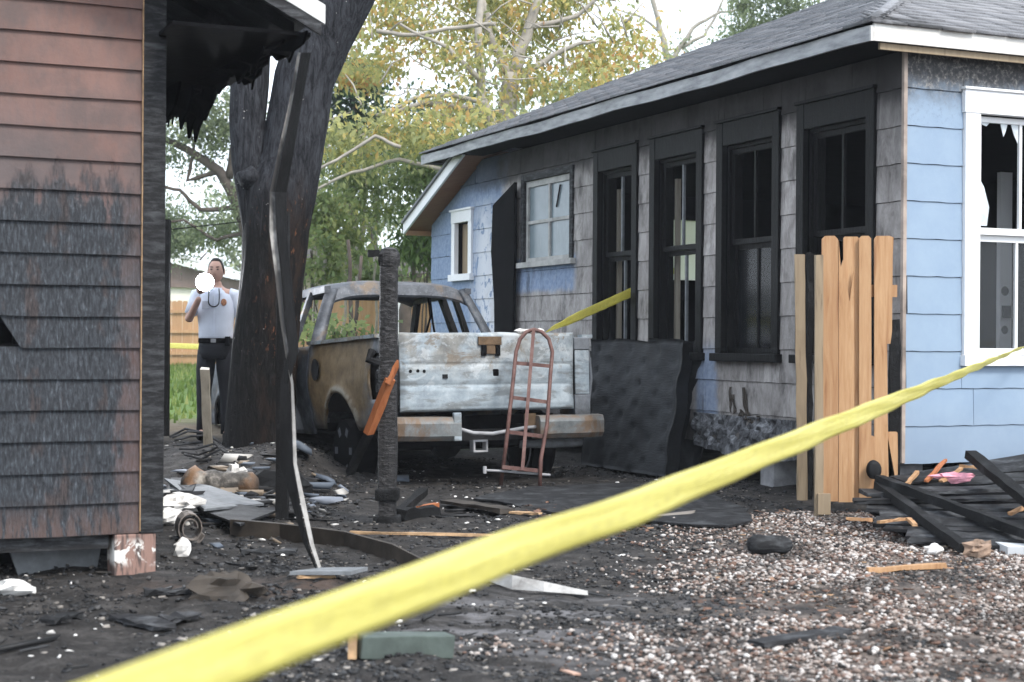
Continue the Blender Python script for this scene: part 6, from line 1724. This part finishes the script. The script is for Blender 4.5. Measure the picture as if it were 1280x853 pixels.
MB().prism([onpanel(1085, 640, -.09), onpanel(1130, 672, -.06), onpanel(1400, 684, -.06), onpanel(1400, 560, -.09), onpanel(1160, 600, -.09)], pN, .03).build('backing', MAT['black'], PD, world=True)
for k, (a, b, lab) in enumerate(((onpanel(1133, 606, .07), onpanel(1147, 590, .07), 'short pale splinter next to the gate on the burnt boards'), (onpanel(1158, 601, .07), onpanel(1182, 575, .07), 'upright orange splinter on the burnt boards'), (onpanel(1200, 583, .07), onpanel(1230, 585, .07), 'orange batten end under the standing beam'), (onpanel(1176, 602, .07), onpanel(1202, 586, .07), 'slanted splinter beside the pink insulation'), (onpanel(1262, 643, .07), onpanel(1284, 632, .07), 'tan batten end at the right edge of the boards'), (onpanel(1098, 653, .07), onpanel(1132, 649, .07), 'thin pale lath on the near edge of the boards'), (onpanel(1134, 648, .07), onpanel(1144, 656, .07), 'tiny tan stub between the beams'), (onpanel(1058, 648, .07), onpanel(1090, 650, .07), 'thin orange lath left of the collapsed boards'))):
    board_between('splinter', lab, 'splinter', a, b, .028, .018, MAT['pine'] if k != 1 else MAT['orange_wood'], rough=.004)
mb = MB().lump(onpanel(1194, 597, .07), (.13, .05, .035), jit=.4, seed=5, seg=(12, 7)); tag(mb.build('insulation_scrap', MAT['insul_pink']), 'pink insulation scrap on the burnt boards', 'insulation')
mb = MB().lump(gnd(1223, 688, .05), (.08, .06, .05), jit=.35, seed=6, seg=(14, 9)); tag(mb.build('broken_block', mat_plain('dirty tan block', (.26, .18, .13, 1), .9, vary=.5, scale=16, bump=.4)), 'tan broken block under the front edge of the boards', 'block')
mb = MB().box(gnd(1238, 691, -.02), gnd(1320, 683, .06)); tag(mb.build('paving_slab', mat_plain('pale paving slab', (.5, .52, .54, 1), .8, vary=.15)), 'pale slab at the right edge under the burnt boards', 'slab')
mb = MB().lump(gnd(1168, 687, .03), (.05, .04, .03), jit=.3, seed=7); tag(mb.build('pale_stone', MAT['paper_white']), 'single pale stone under the middle beam end', 'stone')

# ------------------------------------------------------------------ loose gravel, chips and flakes
def unit_ico():
    b = bmesh.new(); bmesh.ops.create_icosphere(b, subdivisions=1, radius=1)
    b.verts.ensure_lookup_table(); v = np.array([tuple(q.co) for q in b.verts]); f = np.array([[q.index for q in fc_.verts] for fc_ in b.faces]); b.free()
    return v, f
IV, IF = unit_ico()
def fbm(x, y, s, o=0): return np.array([noise.fractal(Vector((a * s, b * s, o)), .8, 2.0, 4) for a, b in zip(x, y)])
def scatter(name, label, cat, X, Y, R0, R1, flat, mat, base, faces, jit=.18, tilt=.4, sink=.2):
    n = len(X); Z = np.array([ground(a, b) for a, b in zip(X, Y)])
    s = R0 * (R1 / R0) ** (NPR.uniform(0, 1, n) ** 1.8)
    sc = np.stack([s * NPR.uniform(.8, 1.5, n), s * NPR.uniform(.6, 1.1, n), s * NPR.uniform(.5, 1.2, n) * flat], 1)
    nb = len(base)
    V = base[None] * sc[:, None, :] * (1 + NPR.uniform(-jit, jit, (n, nb, 1)))
    a = NPR.uniform(0, 6.28, n); t = NPR.normal(0, tilt, n)
    ca, sa, ct, st = np.cos(a)[:, None], np.sin(a)[:, None], np.cos(t)[:, None], np.sin(t)[:, None]
    x, y, z = V[..., 0], V[..., 1], V[..., 2]
    y, z = y * ct - z * st, y * st + z * ct
    x, y = x * ca - y * sa, x * sa + y * ca
    P = np.stack([x + X[:, None], y + Y[:, None], z + Z[:, None] + (sc[:, 2] * (1 - sink))[:, None]], 2).reshape(-1, 3)
    T = (faces[None] + (np.arange(n) * nb)[:, None, None]).reshape(-1, faces.shape[1])
    return tag(mk_np(name, P, T, mat), label, cat, kind='stuff')
gm = M('mixed gravel'); gi = gm.island(); gp = gm.pos(); gn = gm.noise(gp, 1.6, 5, .65)
gc = gm.ramp(gi, [(0, (.02, .019, .018, 1)), (.16, (.07, .058, .052, 1)), (.36, (.16, .095, .072, 1)), (.54, (.26, .21, .18, 1)), (.74, (.38, .33, .30, 1)), (.92, (.50, .465, .44, 1)), (1, (.60, .575, .55, 1))], 'LINEAR')
gc = gm.mix(gm.rng(gn, .49, .61, 0, .75), gc, (.04, .034, .03, 1)); gm.out(gc, .75, 0, .3)
N0 = 135000
X = NPR.uniform(-.2, 5.2, N0); Y = NPR.uniform(4.9, 11.6, N0)
edge = X - (Y - 6.0) * .12 + .9 * fbm(X, Y, .9)
dens_ = np.clip((edge - .2) / 1.3, 0, 1) * np.clip((11.5 - Y - .35 * np.clip(2.4 - X, 0, 3)) / .6, 0, 1) * np.clip(1.1 + 2.3 * fbm(X, Y, .8, 5), .2, 1)
keep = (NPR.uniform(0, 1, N0) < dens_) & (X < Y * .40 + .3)
scatter('gravel', 'loose pale gravel and shell scattered over the right of the yard', 'gravel', X[keep], Y[keep], .005, .0155, .7, gm.m, IV, IF)
chip_v = np.array([(-1, -1, -1), (1, -.7, -1), (1.1, .8, -1), (-.7, 1, -1), (-1, -1, 1), (1, -.7, 1), (1.1, .8, 1), (-.7, 1, 1)], float)
chip_f = np.array([(3, 2, 1, 0), (4, 5, 6, 7), (0, 1, 5, 4), (1, 2, 6, 5), (2, 3, 7, 6), (3, 0, 4, 7)])
cm = M('charred chips'); ci = cm.island(); cm.out(cm.ramp(ci, [(0, (.005, .005, .0055, 1)), (.5, (.014, .014, .015, 1)), (.78, (.04, .041, .044, 1)), (.92, (.10, .09, .08, 1)), (1, (.30, .27, .24, 1))]), .6, 0, .4)
N1 = 80000
Y = 4.8 + 11.0 * NPR.uniform(0, 1, N1) ** 1.15; X = NPR.uniform(-.37, .30, N1) * Y
k = (NPR.uniform(0, 1, N1) < np.clip(1.15 - .35 * (X - (Y - 6) * .12), .35, 1)) & (NPR.uniform(0, 1, N1) < np.clip(.45 + 1.9 * fbm(X, Y, .9, 9), .05, 1))
scatter('charred_chips', 'charred wood chips and ash flakes strewn over the dark yard', 'chips', X[k], Y[k], .003, .0135, .45, cm.m, chip_v, chip_f, .3, .5, .2)
N5 = 240
X = NPR.normal(-2.05, .42, N5); Y = NPR.normal(11.7, 1.0, N5)
wm_ = M('wreckage'); wm_.out(wm_.ramp(wm_.island(), [(0, (.01, .01, .011, 1)), (.52, (.03, .03, .033, 1)), (.58, (.10, .12, .15, 1)), (.72, (.20, .22, .26, 1)), (.8, (.24, .19, .14, 1)), (.9, (.42, .40, .37, 1)), (1, (.55, .54, .52, 1))], 'CONSTANT'), .7)
scatter('wreckage', 'heap of broken burnt fragments between the brown house and the charred tree', 'wreckage', X, Y, .02, .10, .35, wm_.m, chip_v * np.array([1.5, .8, .6]), chip_f, .35, .5, -.6)
N4 = 520
Y = 5.0 + 10.5 * NPR.uniform(0, 1, N4); X = NPR.uniform(-.37, .12, N4) * Y
k = NPR.uniform(0, 1, N4) < np.clip(.35 + 2.2 * fbm(X, Y, .7, 33), 0, 1)
stk_v = chip_v * np.array([4.5, .55, 1.0])
scatter('charred_sticks', 'charred slivers and broken lath ends heaped over the left of the yard', 'slivers', X[k], Y[k], .006, .030, .35, cm.m, stk_v, chip_f, .25, .25, -.3)
N2 = 800
Y = 4.9 + 10.5 * NPR.uniform(0, 1, N2); X = NPR.uniform(-.36, .10, N2) * Y
k = NPR.uniform(0, 1, N2) < np.clip(.45 + 1.6 * fbm(X, Y, .8, 21), 0, 1)
X, Y = X[k], Y[k]
wx, wy = NPR.normal(-2.1, .4, 200), NPR.normal(11.4, 1.2, 200)
scatter('white_flakes', 'small white paint and plaster flakes lying on the ash', 'flakes', np.concatenate([X, wx]), np.concatenate([Y, wy]), .004, .026, .35, MAT['paper_white'], IV, IF, .3, .5, .2)
N3 = 1400
Y = 9.3 + 2.2 * NPR.uniform(0, 1, N3); X = NPR.uniform(.1, 4.2, N3)
lf = M('dry leaf litter'); lf.out(lf.ramp(lf.island(), [(0, (.07, .04, .028, 1)), (.5, (.14, .075, .05, 1)), (.85, (.22, .12, .08, 1)), (1, (.32, .20, .11, 1))]), .75)
Y = np.concatenate([Y, NPR.uniform(5.2, 9.3, 1300)]); X = np.concatenate([X, NPR.uniform(.8, 3.0, 1300)])
scatter('leaf_litter', 'dry reddish brown leaves scattered through the gravel', 'leaf litter', X, Y, .008, .024, .10, lf.m, chip_v, chip_f, .25, .4, 0)

# ------------------------------------------------------------------ thin smoke haze still hanging in the yard
hz = bpy.data.materials.new('thin smoke haze'); hz.use_nodes = True
hn_ = hz.node_tree; hn_.nodes.remove(hn_.nodes["Principled BSDF"])
pv = hn_.nodes.new("ShaderNodeVolumePrincipled"); pv.inputs["Color"].default_value = (.86, .90, .97, 1); pv.inputs["Density"].default_value = .0008
hn_.links.new(pv.outputs[0], hn_.nodes["Material Output"].inputs["Volume"])
mb = MB().box((-90, -12, -2.5), (90, 85, 26)); hzo = mb.build('haze', hz)
tag(hzo, 'thin pale smoke haze filling the air over the yard', 'haze', kind='stuff')

# repeats of one kind share a group
GROUPS = {'fence_post': 'charred posts of the burnt fence', 'charred_mattress': 'black slabs leaning on the sooted wall', 'barrier_tape': 'barrier tapes strung round the yard', 'plaster_chunk': 'plaster chunks lying on the ash', 'charred_flake': 'charred flakes on the near ground', 'charred_beam': 'charred beams lying about the yard', 'splinter': 'splinters sticking out of the collapsed boards', 'wreck_sheet': 'sheets among the wreckage', 'shrub': 'shrubs behind the truck', 'wooden_fence': 'wooden fences beyond the yard', 'ash_mound': 'dark mounds on the ground'}
for o_ in list(scene.objects):
    k_ = o_.name.split('.')[0]
    if o_.parent is None and k_ in GROUPS and 'group' not in o_: o_['group'] = GROUPS[k_]
